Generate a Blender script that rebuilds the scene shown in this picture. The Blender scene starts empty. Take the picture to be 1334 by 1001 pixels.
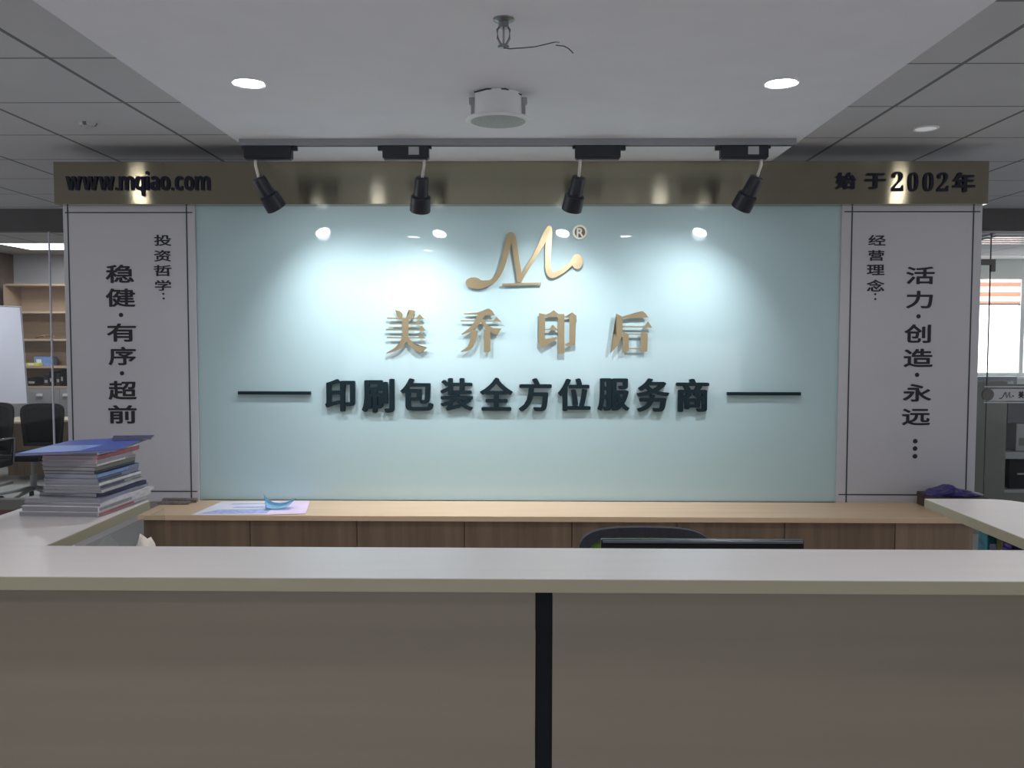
import bpy, bmesh, math, random
from mathutils import Vector, Matrix, noise
random.seed(7)
S = bpy.context.scene
C = S.collection
PI = math.pi

# ------------------------------------------------------------------ camera
F, CX, CY, EYE = 1145.0, 667.0, 500.5, 1.55          # focal length in pixels of the 1334x1001 frame, eye height
YAW, PITCH, ROLL = math.atan(14 / F), math.atan(59.5 / F), 0.0016
fw = Vector((-math.sin(YAW) * math.cos(PITCH), math.cos(YAW) * math.cos(PITCH), -math.sin(PITCH)))
r0 = Vector((math.cos(YAW), math.sin(YAW), 0)); u0 = r0.cross(fw)
rt = r0 * math.cos(ROLL) + u0 * math.sin(ROLL); up = rt.cross(fw)
cam = bpy.data.objects.new('camera', bpy.data.cameras.new('camera'))
C.objects.link(cam); S.camera = cam
cam.data.sensor_fit = 'HORIZONTAL'; cam.data.sensor_width = 36.0; cam.data.lens = 36.0 * F / 1334.0
cam.matrix_world = Matrix(((rt.x, up.x, -fw.x, 0), (rt.y, up.y, -fw.y, 0), (rt.z, up.z, -fw.z, EYE), (0, 0, 0, 1)))
cam.data.clip_start = 0.05; cam.data.clip_end = 100


def ray(px, py):
    return rt * (px - CX) + up * (CY - py) + fw * F


def at(px, py, Y):                                   # where the sight line through a photo point meets the plane y = Y
    d = ray(px, py); return Vector((0, 0, EYE)) + d * (Y / d.y)


def atz(px, py, z):                                  # ... and the horizontal plane at height z
    d = ray(px, py); return Vector((0, 0, EYE)) + d * ((z - EYE) / d.z)


# ------------------------------------------------------------------ world, exposure
W = bpy.data.worlds.new('world'); S.world = W; W.use_nodes = True
W.node_tree.nodes['Background'].inputs[0].default_value = (0.90, 0.93, 1.0, 1)
W.node_tree.nodes['Background'].inputs[1].default_value = 1.5
S.view_settings.view_transform = 'Standard'; S.view_settings.look = 'None'
S.view_settings.gamma = 1.0; S.view_settings.use_curve_mapping = False
S.view_settings.exposure = 0.0
SPOT_W, DOWN_W = 33.0, 34.0
wl = bpy.data.lights.new('added_rear_fill', 'AREA'); wl.shape = 'RECTANGLE'; wl.size = 6.0; wl.size_y = 1.9; wl.energy = 55; wl.color = (0.95, 0.96, 1.0)
wo = bpy.data.objects.new('added_rear_fill', wl); C.objects.link(wo); wo.location = (0.3, -3.95, 1.1); wo.rotation_euler = (PI / 2 + 0.12, 0, 0)  # area lamp added behind the camera to lift the overall brightness

# ------------------------------------------------------------------ materials
def lin(c):
    return tuple(((v / 255) / 12.92 if v / 255 <= 0.04045 else ((v / 255 + 0.055) / 1.055) ** 2.4) for v in c)


def mat(name, col, rough=0.5, metal=0.0, var=0.06, scale=(6, 6, 6), bump=0.0, coat=0.0, aniso=None, spec=0.5):
    m = bpy.data.materials.new(name); m.use_nodes = True
    nt = m.node_tree; p = nt.nodes['Principled BSDF']
    p.inputs['Roughness'].default_value = rough; p.inputs['Metallic'].default_value = metal
    p.inputs['Coat Weight'].default_value = coat; p.inputs['Coat Roughness'].default_value = 0.02
    p.inputs['Specular IOR Level'].default_value = spec
    tc = nt.nodes.new('ShaderNodeTexCoord'); mp = nt.nodes.new('ShaderNodeMapping')
    mp.inputs['Scale'].default_value = scale
    nt.links.new(tc.outputs['Object'], mp.inputs[0])
    nz = nt.nodes.new('ShaderNodeTexNoise'); nz.inputs['Scale'].default_value = 1.0; nz.inputs['Detail'].default_value = 5
    nt.links.new(mp.outputs[0], nz.inputs['Vector'])
    rp = nt.nodes.new('ShaderNodeValToRGB')
    rp.color_ramp.elements[0].position = 0.3; rp.color_ramp.elements[1].position = 0.7
    rp.color_ramp.elements[0].color = tuple(max(0, v * (1 - var)) for v in col) + (1,)
    rp.color_ramp.elements[1].color = tuple(min(1, v * (1 + var)) for v in col) + (1,)
    nt.links.new(nz.outputs['Fac'], rp.inputs[0]); nt.links.new(rp.outputs[0], p.inputs['Base Color'])
    if bump:
        b = nt.nodes.new('ShaderNodeBump'); b.inputs['Strength'].default_value = bump; b.inputs['Distance'].default_value = 0.01
        nt.links.new(nz.outputs['Fac'], b.inputs['Height']); nt.links.new(b.outputs[0], p.inputs['Normal'])
    if aniso is not None:
        p.inputs['Anisotropic'].default_value = aniso[0]; p.inputs['Anisotropic Rotation'].default_value = aniso[1]
        t = nt.nodes.new('ShaderNodeTangent'); t.direction_type = 'RADIAL'; t.axis = 'Z'
        nt.links.new(t.outputs[0], p.inputs['Tangent'])
    return m


def emit(name, col, strength):
    m = bpy.data.materials.new(name); m.use_nodes = True
    p = m.node_tree.nodes['Principled BSDF']
    p.inputs['Base Color'].default_value = (0.8, 0.8, 0.8, 1)
    p.inputs['Emission Color'].default_value = tuple(col) + (1,); p.inputs['Emission Strength'].default_value = strength
    return m


def glass(name, tint=(0.97, 0.99, 0.98), refl=0.08):
    m = bpy.data.materials.new(name); m.use_nodes = True
    nt = m.node_tree; nt.nodes.remove(nt.nodes['Principled BSDF'])
    tr = nt.nodes.new('ShaderNodeBsdfTransparent'); tr.inputs[0].default_value = tint + (1,)
    gl = nt.nodes.new('ShaderNodeBsdfGlossy'); gl.inputs['Roughness'].default_value = 0.02
    fr = nt.nodes.new('ShaderNodeFresnel'); fr.inputs[0].default_value = 1.3
    mx = nt.nodes.new('ShaderNodeMixShader')
    ge = nt.nodes.new('ShaderNodeNewGeometry'); ml = nt.nodes.new('ShaderNodeMath'); ml.operation = 'SUBTRACT'; ml.use_clamp = True
    nt.links.new(fr.outputs[0], ml.inputs[0]); nt.links.new(ge.outputs['Backfacing'], ml.inputs[1]); nt.links.new(ml.outputs[0], mx.inputs[0])
    nt.links.new(tr.outputs[0], mx.inputs[1]); nt.links.new(gl.outputs[0], mx.inputs[2])
    nt.links.new(mx.outputs[0], nt.nodes['Material Output'].inputs[0])
    return m


def translucent(name, col, k):                       # woven cloth that passes daylight
    m = mat(name, col, 0.8, var=0.03); nt = m.node_tree
    t = nt.nodes.new('ShaderNodeBsdfTranslucent'); t.inputs[0].default_value = tuple(col) + (1,)
    mx = nt.nodes.new('ShaderNodeMixShader'); mx.inputs[0].default_value = k
    nt.links.new(nt.nodes['Principled BSDF'].outputs[0], mx.inputs[1]); nt.links.new(t.outputs[0], mx.inputs[2])
    nt.links.new(mx.outputs[0], nt.nodes['Material Output'].inputs[0])
    return m


def tile_mat(name, col):                             # 0.6 m lay-in tiles: seams on the multiples of 0.6 in object space
    m = mat(name, col, 0.9, var=0.03, scale=(3, 3, 3)); nt = m.node_tree; p = nt.nodes['Principled BSDF']
    tc = nt.nodes['Texture Coordinate']; sx = nt.nodes.new('ShaderNodeSeparateXYZ'); nt.links.new(tc.outputs['Object'], sx.inputs[0])
    outs = []
    for ax, wd in (('X', 0.009), ('Y', 0.006)):
        a = nt.nodes.new('ShaderNodeMath'); a.operation = 'PINGPONG'; a.inputs[1].default_value = 0.3
        b = nt.nodes.new('ShaderNodeMath'); b.operation = 'LESS_THAN'; b.inputs[1].default_value = wd
        nt.links.new(sx.outputs[ax], a.inputs[0]); nt.links.new(a.outputs[0], b.inputs[0]); outs.append(b)
    mxm = nt.nodes.new('ShaderNodeMath'); mxm.operation = 'MAXIMUM'
    nt.links.new(outs[0].outputs[0], mxm.inputs[0]); nt.links.new(outs[1].outputs[0], mxm.inputs[1])
    mx = nt.nodes.new('ShaderNodeMixRGB'); mx.inputs[2].default_value = tuple(v * 0.30 for v in col) + (1,)
    src = p.inputs['Base Color'].links[0].from_socket
    nt.links.new(mxm.outputs[0], mx.inputs[0]); nt.links.new(src, mx.inputs[1]); nt.links.new(mx.outputs[0], p.inputs['Base Color'])
    return m


M = dict(
    soffit=mat('white_plaster', (0.72, 0.72, 0.76), 0.85, var=0.02),
    tile=tile_mat('mineral_tile', (0.50, 0.50, 0.51)),
    carpet=mat('pale_floor_tile', (0.62, 0.60, 0.58), 0.35, var=0.05, scale=(2, 2, 2)),
    office_floor=mat('grey_green_floor', (0.46, 0.48, 0.45), 0.25, var=0.08, scale=(3, 3, 3)),
    wall_grey=mat('painted_wall', (0.50, 0.50, 0.52), 0.8, var=0.03),
    wall_pale=mat('pale_wall', (0.60, 0.62, 0.60), 0.8, var=0.03),
    wall_brown=mat('brown_panel_wall', (0.20, 0.15, 0.12), 0.6, var=0.1, scale=(20, 20, 2)),
    header=mat('charcoal_header', (0.08, 0.075, 0.075), 0.6),
    kick=mat('dark_red_kickboard', (0.13, 0.045, 0.04), 0.5),
    board=mat('pale_green_lacquer', (0.44, 0.59, 0.61), 0.5, var=0.015, scale=(1, 1, 1), coat=1.0, spec=0.2),
    banner=mat('light_grey_vinyl', (0.52, 0.52, 0.56), 0.6, var=0.03, scale=(2, 2, 2)),
    banner_edge=mat('banner_edge', (0.60, 0.62, 0.64), 0.5),
    ink=mat('black_ink', (0.012, 0.012, 0.018), 0.6),
    line=mat('dark_teal_line', (0.03, 0.05, 0.055), 0.6),
    gold=mat('brushed_gold_sheet', (0.36, 0.335, 0.25), 0.15, 1.0, var=0.03, scale=(0.6, 0.6, 60), aniso=(1.0, 0.25)),
    gold_letter=mat('satin_gold', (0.47, 0.375, 0.225), 0.34, 0.85, var=0.03),
    cream=mat('cream_lacquer', (0.85, 0.82, 0.70), 0.3),
    dark_letter=mat('black_acrylic', (0.008, 0.019, 0.025), 0.5, spec=0.2),
    beam_letter=mat('dark_blue_acrylic', (0.018, 0.020, 0.035), 0.6, spec=0.2),
    track=mat('track_grey_metal', (0.30, 0.31, 0.33), 0.4, 0.3),
    black=mat('matt_black_plastic', (0.014, 0.016, 0.024), 0.38),
    label=mat('sticker', (0.42, 0.42, 0.42), 0.6),
    stem=mat('stem_metal', (0.45, 0.43, 0.38), 0.35, 0.8),
    white=mat('white_plastic', (0.70, 0.71, 0.71), 0.45),
    grille=mat('speaker_grille', (0.36, 0.39, 0.38), 0.7, var=0.25, scale=(300, 300, 300)),
    pipe=mat('dull_steel', (0.26, 0.265, 0.27), 0.35, 0.9),
    chrome=mat('chrome', (0.55, 0.56, 0.57), 0.18, 1.0),
    laminate=mat('pale_laminate', (0.66, 0.615, 0.59), 0.28, var=0.02, scale=(3, 25, 25)),
    edge=mat('beige_edge_band', (0.36, 0.33, 0.23), 0.5, var=0.03),
    front=mat('light_oak_laminate', (0.255, 0.217, 0.168), 0.5, var=0.06, scale=(0.8, 10, 14)),
    slot=mat('black_slot', (0.010, 0.012, 0.016), 0.7, spec=0.15),
    oak=mat('honey_oak', (0.66, 0.475, 0.31), 0.4, var=0.07, scale=(1.2, 30, 30)),
    door=mat('brown_walnut', (0.17, 0.115, 0.075), 0.45, var=0.22, scale=(24, 24, 1.6)),
    door_pale=mat('brown_walnut_pale', (0.23, 0.16, 0.105), 0.45, var=0.2, scale=(24, 24, 1.6)),
    pages=mat('page_edges', (0.27, 0.265, 0.29), 0.8, var=0.22, scale=(2, 2, 420)),
    paper=mat('printed_paper', (0.80, 0.80, 0.90), 0.6, var=0.05),
    paper_pink=mat('pink_paper', (0.82, 0.66, 0.84), 0.6),
    paper_blue=mat('blue_print', (0.45, 0.50, 0.80), 0.6, var=0.25, scale=(40, 40, 40)),
    mask=mat('light_blue_paper', (0.50, 0.80, 1.0), 0.7),
    purple=mat('purple_plastic', (0.035, 0.028, 0.16), 0.35, var=0.4, scale=(20, 20, 20)),
    brownbox=mat('dark_brown_card', (0.05, 0.035, 0.03), 0.6),
    rubber=mat('dark_grey_rubber', (0.17, 0.15, 0.145), 0.8, var=0.4, scale=(60, 60, 60), bump=0.6),
    tissue=mat('white_tissue', (0.82, 0.76, 0.68), 0.9),
    screen_case=mat('monitor_case', (0.022, 0.025, 0.032), 0.35),
    bezel=mat('monitor_bezel', (0.16, 0.19, 0.22), 0.3),
    fabric=mat('charcoal_fabric', (0.045, 0.048, 0.06), 0.8, var=0.15, scale=(120, 120, 120)),
    green=mat('lime_mesh', (0.25, 0.42, 0.08), 0.7, var=0.15, scale=(200, 200, 200)),
    chairblack=mat('black_mesh', (0.010, 0.011, 0.013), 0.8, spec=0.1),
    ply=mat('pale_birch', (0.44, 0.33, 0.225), 0.5, var=0.08, scale=(2, 30, 30)),
    whiteboard=mat('whiteboard_sheet', (0.72, 0.74, 0.84), 0.2, var=0.02),
    cab_grey=mat('grey_cabinet', (0.33, 0.33, 0.34), 0.4),
    olive=mat('olive_grey_panel', (0.16, 0.165, 0.145), 0.6, var=0.05),
    navy=mat('navy_plastic', (0.018, 0.020, 0.04), 0.4),
    teal=mat('teal_print', (0.02, 0.16, 0.22), 0.4, var=0.6, scale=(40, 40, 40)),
    olivegold=mat('olive_gold_print', (0.16, 0.16, 0.06), 0.4, var=0.6, scale=(60, 60, 60)),
    violet=mat('violet_print', (0.10, 0.06, 0.32), 0.4, var=0.7, scale=(60, 60, 60)),
    frost=translucent('frosted_white_film', (0.88, 0.88, 0.90), 0.5),
    blind_red=translucent('terracotta_blind', (0.85, 0.58, 0.48), 0.65), blind_white=translucent('sheer_blind', (0.90, 0.84, 0.82), 0.75),
    glass=glass('clear_glass'), pane=glass('counter_glass', (0.90, 0.92, 0.90)),
    lamp=emit('lamp_lens', (0.92, 0.96, 1.0), 70.0), down=emit('downlight_lens', (0.93, 0.93, 1.0), 50.0),
    led=emit('led_panel', (0.90, 0.90, 1.0), 5.0), dim=emit('faint_glow_diffuser', (0.9, 0.95, 1.0), 0.25),  # diffuser of the unlit downlight is given a faint glow
    day=emit('daylight_pane', (0.93, 0.95, 1.0), 3.0), halllamp=emit('hall_lamp_lens', (1.0, 0.95, 0.86), 130.0),
)
BOOK = {k: mat('cover_' + k, v, 0.35, var=0.12, scale=(30, 30, 30)) for k, v in dict(
    blue=(0.045, 0.09, 0.42), skyblue=(0.20, 0.33, 0.66), red=(0.42, 0.07, 0.08), white=(0.72, 0.72, 0.76), grey=(0.30, 0.30, 0.34),
    darkblue=(0.022, 0.028, 0.10), lightgrey=(0.50, 0.50, 0.54), steel=(0.20, 0.24, 0.38), olive=(0.18, 0.17, 0.11), pinkish=(0.55, 0.42, 0.46)).items()}

# ------------------------------------------------------------------ mesh helpers
class MB:
    def __init__(s): s.bm = bmesh.new()
    def box(s, a, b, bev=0.0):
        a, b = Vector(a), Vector(b); t = bmesh.new()
        bmesh.ops.create_cube(t, size=1)
        for v in t.verts: v.co = Vector((a[i] + (v.co[i] + 0.5) * (b[i] - a[i]) for i in range(3)))
        if bev: bmesh.ops.bevel(t, geom=t.edges[:], offset=bev, segments=2, affect='EDGES', profile=0.5)
        return s.add(t)
    def add(s, t, mx=None):
        if mx is not None: t.transform(mx)
        me = bpy.data.meshes.new('tmp'); t.to_mesh(me); t.free(); s.bm.from_mesh(me); bpy.data.meshes.remove(me); return s
    def lathe(s, prof, base, axis, n=32):             # profile of (radius, height) turned about axis from base
        base, axis = Vector(base), Vector(axis).normalized(); q = axis.to_track_quat('Z', 'Y'); t = bmesh.new(); rings = []
        for r, h in prof:
            rings.append([t.verts.new(base + q @ Vector((r * math.cos(2 * PI * k / n), r * math.sin(2 * PI * k / n), h))) for k in range(n)])
        for i in range(len(rings) - 1):
            for k in range(n): t.faces.new((rings[i][k], rings[i][(k + 1) % n], rings[i + 1][(k + 1) % n], rings[i + 1][k]))
        t.faces.new(rings[0][::-1]); t.faces.new(rings[-1])
        return s.add(t)
    def tube(s, pts, r, n=10):
        pts = [Vector(p) for p in pts]; t = bmesh.new(); rings = []
        for i, p in enumerate(pts):
            d = (pts[min(i + 1, len(pts) - 1)] - pts[max(i - 1, 0)]).normalized(); q = d.to_track_quat('Z', 'Y')
            rr = r[i] if isinstance(r, (list, tuple)) else r
            rings.append([t.verts.new(p + q @ Vector((rr * math.cos(2 * PI * k / n), rr * math.sin(2 * PI * k / n), 0))) for k in range(n)])
        for i in range(len(rings) - 1):
            for k in range(n): t.faces.new((rings[i][k], rings[i][(k + 1) % n], rings[i + 1][(k + 1) % n], rings[i + 1][k]))
        t.faces.new(rings[0][::-1]); t.faces.new(rings[-1])
        return s.add(t)
    def slab(s, poly, off):                           # planar polygon (3-D points) pushed by the vector off
        t = bmesh.new(); off = Vector(off)
        a = [t.verts.new(Vector(p)) for p in poly]; b = [t.verts.new(Vector(p) + off) for p in poly]; n = len(a)
        t.faces.new(a); t.faces.new(b[::-1])
        for k in range(n): t.faces.new((a[k], b[k], b[(k + 1) % n], a[(k + 1) % n]))
        bmesh.ops.triangulate(t, faces=[f for f in t.faces if len(f.verts) > 4])
        bmesh.ops.recalc_face_normals(t, faces=t.faces)
        return s.add(t)
    def build(s, name, m, parent=None, smooth=False):
        bmesh.ops.recalc_face_normals(s.bm, faces=s.bm.faces)
        me = bpy.data.meshes.new(name); s.bm.to_mesh(me); s.bm.free()
        me.materials.append(m)
        if smooth:
            me.polygons.foreach_set('use_smooth', [True] * len(me.polygons))
        return link(name, me, parent)


def root_loc(o):
    v = Vector((0, 0, 0))
    while o: v += o.location; o = o.parent
    return v


def link(name, me, parent=None):                     # meshes are written in world space; a child is shifted to its root's base
    o = bpy.data.objects.new(name, me); C.objects.link(o)
    if parent:
        me.transform(Matrix.Translation(-root_loc(parent))); o.parent = parent
    return o


def smooth_by_angle(o, deg=40):
    me = o.data; me.polygons.foreach_set('use_smooth', [True] * len(me.polygons))
    bm = bmesh.new(); bm.from_mesh(me)
    for e in bm.edges: e.smooth = not (len(e.link_faces) != 2 or e.calc_face_angle(0) > math.radians(deg))
    bm.to_mesh(me); bm.free(); return o


def tag(o, label, cat, group=None):
    o['label'] = label; o['category'] = cat
    if group: o['group'] = group
    return o


def thing(name, label, cat, loc, group=None):
    o = bpy.data.objects.new(name, None); C.objects.link(o); o.location = Vector(loc); o.empty_display_size = 0.05
    return tag(o, label, cat, group)


def struct(o):
    o['kind'] = 'structure'; return o


def copy_tree(o, parent=None):
    c = o.copy(); C.objects.link(c)
    if parent: c.parent = parent
    for ch in list(o.children): copy_tree(ch, c)
    return c


GL = {}


def glyph_mesh(ch, extrude):
    cu = bpy.data.curves.new('glyph', 'FONT'); cu.body = ch; cu.size = 1.0; cu.extrude = extrude; cu.resolution_u = 4
    o = bpy.data.objects.new('glyph', cu); C.objects.link(o)
    bpy.context.view_layer.update()
    me = bpy.data.meshes.new_from_object(o.evaluated_get(bpy.context.evaluated_depsgraph_get()))
    bpy.data.objects.remove(o); bpy.data.curves.remove(cu)
    return me


def char(ch, box, Y, depth, m, parent, bold=(0.0, 0.0), name='character', shear=0.0):
    """one character filling the photo box (x0, y0, x1, y1) on the plane y = Y, standing depth proud of it"""
    me = glyph_mesh(ch, 0.5); co = [v.co.copy() for v in me.vertices]
    x0, x1 = min(c.x for c in co), max(c.x for c in co); y0, y1 = min(c.y for c in co), max(c.y for c in co)
    a, b = at(box[0], box[3], Y), at(box[2], box[1], Y)
    bx, by = bold; mb = MB(); steps = [(0, 0)] if bold == (0.0, 0.0) else [(math.cos(k * PI / 4), math.sin(k * PI / 4)) for k in range(8)]
    X0, X1, Y0, Y1 = x0 - bx, x1 + bx, y0 - by, y1 + by
    for i, (sx, sy) in enumerate(steps):
        t = bmesh.new(); t.from_mesh(me)
        bmesh.ops.remove_doubles(t, verts=t.verts[:], dist=1e-5)
        for v in t.verts:
            u = (v.co.x + sx * bx - X0) / (X1 - X0); w = (v.co.y + sy * by - Y0) / (Y1 - Y0)
            dp = depth + 0.00015 * i
            v.co = Vector((a.x + u * (b.x - a.x) + shear * (w - 0.5) * (b.z - a.z), Y - (dp if v.co.z > 0 else 0), a.z + w * (b.z - a.z)))
        mb.add(t)
    bpy.data.meshes.remove(me)
    return mb.build(name, m, parent)


def dot(px, py, rpx, Y, depth, m, parent, name='dot'):
    c = at(px, py, Y); r = rpx * Y / F
    return MB().lathe([(r, 0), (r, depth)], c, (0, -1, 0), 20).build(name, m, parent)


# ------------------------------------------------------------------ the shell
H_TILE, H_SOF = EYE + 1.01, EYE + 0.92
YW, YB = 4.70, 4.62                                  # face of the sign board, face of the gold beam
YG = 6.97                                            # glass partition of the offices behind
o = MB().box((-9, -4, -0.1), (9, YG, 0)).build('floor', M['carpet']); struct(o)
o = MB().box((-9, YG, -0.1), (9, 12, 0)).build('floor_office', M['office_floor']); struct(o)


def tile_ceiling(name, x0, x1, y0, y1, ox, oy, z, m):
    me = MB().box((x0 - ox, y0 - oy, 0), (x1 - ox, y1 - oy, 0.08)).build(name, m); me.location = (ox, oy, z); return struct(me)


tile_ceiling('ceiling_left', -9, -1.34, -4, YG, -1.716, 3.215, H_TILE, M['tile'])
tile_ceiling('ceiling_right', 1.285, 9, -4, YG, 1.612, 3.30, H_TILE, M['tile'])
tile_ceiling('ceiling_back', -1.34, 1.285, 4.95, YG, 0, 0.1, H_TILE, M['tile'])
o = MB().box((-1.34, -4, H_SOF), (1.285, 4.95, H_TILE + 0.08)).build('ceiling', M['soffit']); struct(o)
tile_ceiling('ceiling_office_left', -9, -0.4, YG, 11, -6.35, 9.3, H_TILE, M['tile'])
tile_ceiling('ceiling_office_right', -0.4, 9, YG, 12, 6.0, 9.3, H_TILE, M['tile'])

struct(MB().box((-9, -4.1, 0), (9, -4, H_TILE)).build('wall_front', M['wall_grey']))

# freestanding sign wall
xl, xr = at(84, 400, YW).x, at(1275, 400, YW).x
zbeam0, zbeam1 = at(681, 266, YB).z, H_SOF
o = MB().box((xl + 0.005, YW + 0.04, 0), (xr - 0.005, YW + 0.24, zbeam1)).build('wall_back', M['wall_grey']); struct(o)

# ------------------------------------------------------------------ sign board with its raised lettering
zb0 = at(681, 652.7, YW).z + 0.001
bx0, bx1 = at(258, 450, YW).x, at(1092.3, 450, YW).x
sign = thing('sign_board', 'glossy pale green company sign board with gold logo and dark raised lettering', 'sign', ((bx0 + bx1) / 2, YW, zb0))
MB().box((bx0, YW, zb0), (bx1, YW + 0.038, zbeam0 + 0.02)).build('board_panel', M['board'], sign)


def raised(polys, s, ox, oy, depth, m, name, parent=sign, Y=YW):
    mb = MB()
    for i, p in enumerate(polys):
        mb.slab([at(ox + u / s, oy + v / s, Y - 0.017) for u, v in p], (0, 0.017 - depth - 0.0002 * i, 0))    # thin plates standing off the board
    return mb.build(name, m, parent)


mei = [[(170, 62), (215, 72), (245, 100), (240, 140), (205, 140), (190, 95)], [(300, 60), (350, 68), (360, 80), (325, 140), (270, 140), (298, 95)],
       [(100, 133), (440, 137), (440, 148), (100, 145)], [(365, 138), (400, 100), (440, 148), (366, 148)],
       [(122, 183), (420, 188), (425, 199), (122, 195)], [(352, 190), (385, 155), (425, 199), (352, 198)],
       [(90, 239), (450, 243), (455, 254), (90, 251)], [(376, 246), (420, 206), (455, 254), (376, 254)],
       [(100, 310), (450, 313), (455, 324), (100, 322)], [(380, 316), (415, 284), (455, 324), (380, 324)],
       [(240, 138), (298, 138), (298, 300), (238, 300)],
       [(238, 280), (298, 280), (290, 340), (232, 410), (165, 445), (95, 462), (95, 455), (165, 415), (213, 368), (236, 320)],
       [(270, 335), (300, 322), (345, 370), (400, 398), (470, 406), (435, 438), (407, 454), (350, 430), (305, 388)]]
qiao = [[(800, 95), (930, 86), (1030, 48), (1062, 70), (1085, 112), (1000, 112), (940, 106), (800, 104)],
        [(930, 100), (1002, 100), (945, 195), (872, 260), (780, 292), (780, 283), (850, 230), (900, 172)],
        [(772, 157), (1140, 160), (1145, 170), (772, 168)], [(1075, 164), (1100, 122), (1145, 170), (1075, 170)],
        [(955, 170), (992, 163), (1022, 205), (1072, 230), (1147, 232), (1110, 292), (1060, 272), (1000, 235)],
        [(865, 248), (932, 255), (917, 340), (888, 402), (840, 438), (775, 450), (775, 442), (835, 400), (860, 342)],
        [(985, 240), (1045, 250), (1045, 440), (1030, 452), (985, 448)]]
yin = [[(155, 90), (212, 104), (212, 330), (153, 350)], [(205, 110), (255, 92), (290, 63), (332, 98), (322, 126), (212, 128)],
       [(208, 236), (328, 239), (328, 248), (208, 247)], [(248, 240), (282, 195), (322, 240)],
       [(145, 352), (175, 322), (215, 330), (318, 308), (320, 328), (185, 414)],
       [(328, 100), (388, 100), (388, 462), (328, 465)], [(385, 120), (437, 112), (457, 84), (500, 116), (495, 142), (435, 132), (385, 131)],
       [(433, 110), (492, 122), (486, 382), (433, 390)], [(390, 378), (433, 355), (433, 392), (400, 394)]]
hou = [[(860, 95), (922, 125), (914, 300), (880, 380), (812, 457), (808, 452), (848, 360), (862, 280)],
       [(918, 122), (1040, 95), (1100, 72), (1130, 95), (1155, 132), (1080, 137), (922, 141)],
       [(918, 211), (1185, 214), (1190, 225), (918, 222)], [(1117, 218), (1150, 165), (1190, 225), (1117, 225)],
       [(920, 265), (977, 282), (977, 440), (920, 457)], [(972, 280), (1090, 281), (1090, 291), (972, 290)],
       [(1085, 272), (1110, 258), (1150, 280), (1145, 442), (1085, 444)], [(972, 410), (1088, 412), (1088, 422), (972, 420)]]
for nm, pl, ox in (('mei', mei, 490), ('qiao', qiao, 490), ('yin', yin, 680), ('hou', hou, 680)):
    raised(pl, 7.02, ox, 395, 0.022, M['gold_letter'], 'gold_character')

# the monogram: a swelling ribbon with a ball at each end
K = [(95, 690, 60), (140, 705, 95), (195, 715, 92), (260, 705, 66), (330, 680, 48), (395, 600, 46), (435, 500, 52), (465, 390, 58), (492, 280, 64), (512, 215, 64),
     (535, 240, 60), (556, 340, 54), (572, 450, 54), (592, 570, 54), (606, 665, 52), (632, 630, 40), (690, 530, 40), (760, 420, 44), (820, 310, 56), (868, 215, 66),
     (905, 150, 56), (903, 215, 66), (896, 330, 60), (892, 450, 58), (894, 550, 62), (925, 618, 64), (985, 605, 54), (1060, 562, 46), (1125, 505, 46), (1160, 470, 60)]
mb = MB(); s, ox, oy = 7.847, 600, 280


def sub(pts, n=4):                                   # Catmull-Rom through the ribbon's spine
    out = []
    for i in range(len(pts) - 1):
        p0, p1, p2, p3 = (Vector(pts[max(0, min(len(pts) - 1, i + k))]) for k in (-1, 0, 1, 2))
        for j in range(n):
            t = j / n
            out.append(0.5 * ((2 * p1) + (p2 - p0) * t + (2 * p0 - 5 * p1 + 4 * p2 - p3) * t * t + (3 * p1 - p0 - 3 * p2 + p3) * t ** 3))
    out.append(Vector(pts[-1])); return out


parts = [K[:15], K[14:21], K[20:]]
for pi, seg in enumerate(parts):
    P = sub(seg); L, R = [], []
    for i, p in enumerate(P):
        d = (P[min(i + 1, len(P) - 1)] - P[max(0, i - 1)]); d.z = 0; d.normalize(); nrm = Vector((-d.y, d.x, 0)) * p.z / 2
        L.append((p.x + nrm.x, p.y + nrm.y)); R.append((p.x - nrm.x, p.y - nrm.y))
    dpt = 0.022 + 0.0004 * pi
    for i in range(len(P) - 1):
        mb.slab([at(ox + u / s, oy + v / s, YW) for u, v in (L[i], L[i + 1], R[i + 1], R[i])], (0, -dpt, 0))
for cx, cy, rx, ry, d in ((135, 697, 82, 56, 0.0232), (1190, 482, 58, 76, 0.0234), (512, 218, 33, 36, 0.0226), (606, 665, 28, 30, 0.0227), (905, 152, 30, 34, 0.0229)):
    mb.slab([at(ox + (cx + rx * math.cos(k * PI / 12)) / s, oy + (cy + ry * math.sin(k * PI / 12)) / s, YW) for k in range(24)], (0, -d, 0))
lg = mb.build('logo_monogram', M['gold_letter'], sign)
raised([[(425, 702), (825, 692), (825, 716), (425, 728)]], s, ox, oy, 0.022, M['gold_letter'], 'logo_underline')
c = at(600 + 1218 / s, 280 + 180 / s, YW); rr = 73 / s * YW / F
tm = MB().lathe([(rr, 0), (rr, 0.012), (rr * 0.99, 0.018), (rr * 0.74, 0.018), (rr * 0.72, 0.012)], c, (0, -1, 0), 40).build('trademark_ring', M['cream'], sign)
MB().lathe([(rr * 0.73, 0.012), (rr * 0.73, 0.0135)], c, (0, -1, 0), 32).build('ring_inset', M['gold'], tm)
char('R', (751.2, 297.5, 760.5, 309), YW - 0.0136, 0.005, M['cream'], tm, (0.02, 0.02), 'ring_letter')

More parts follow.
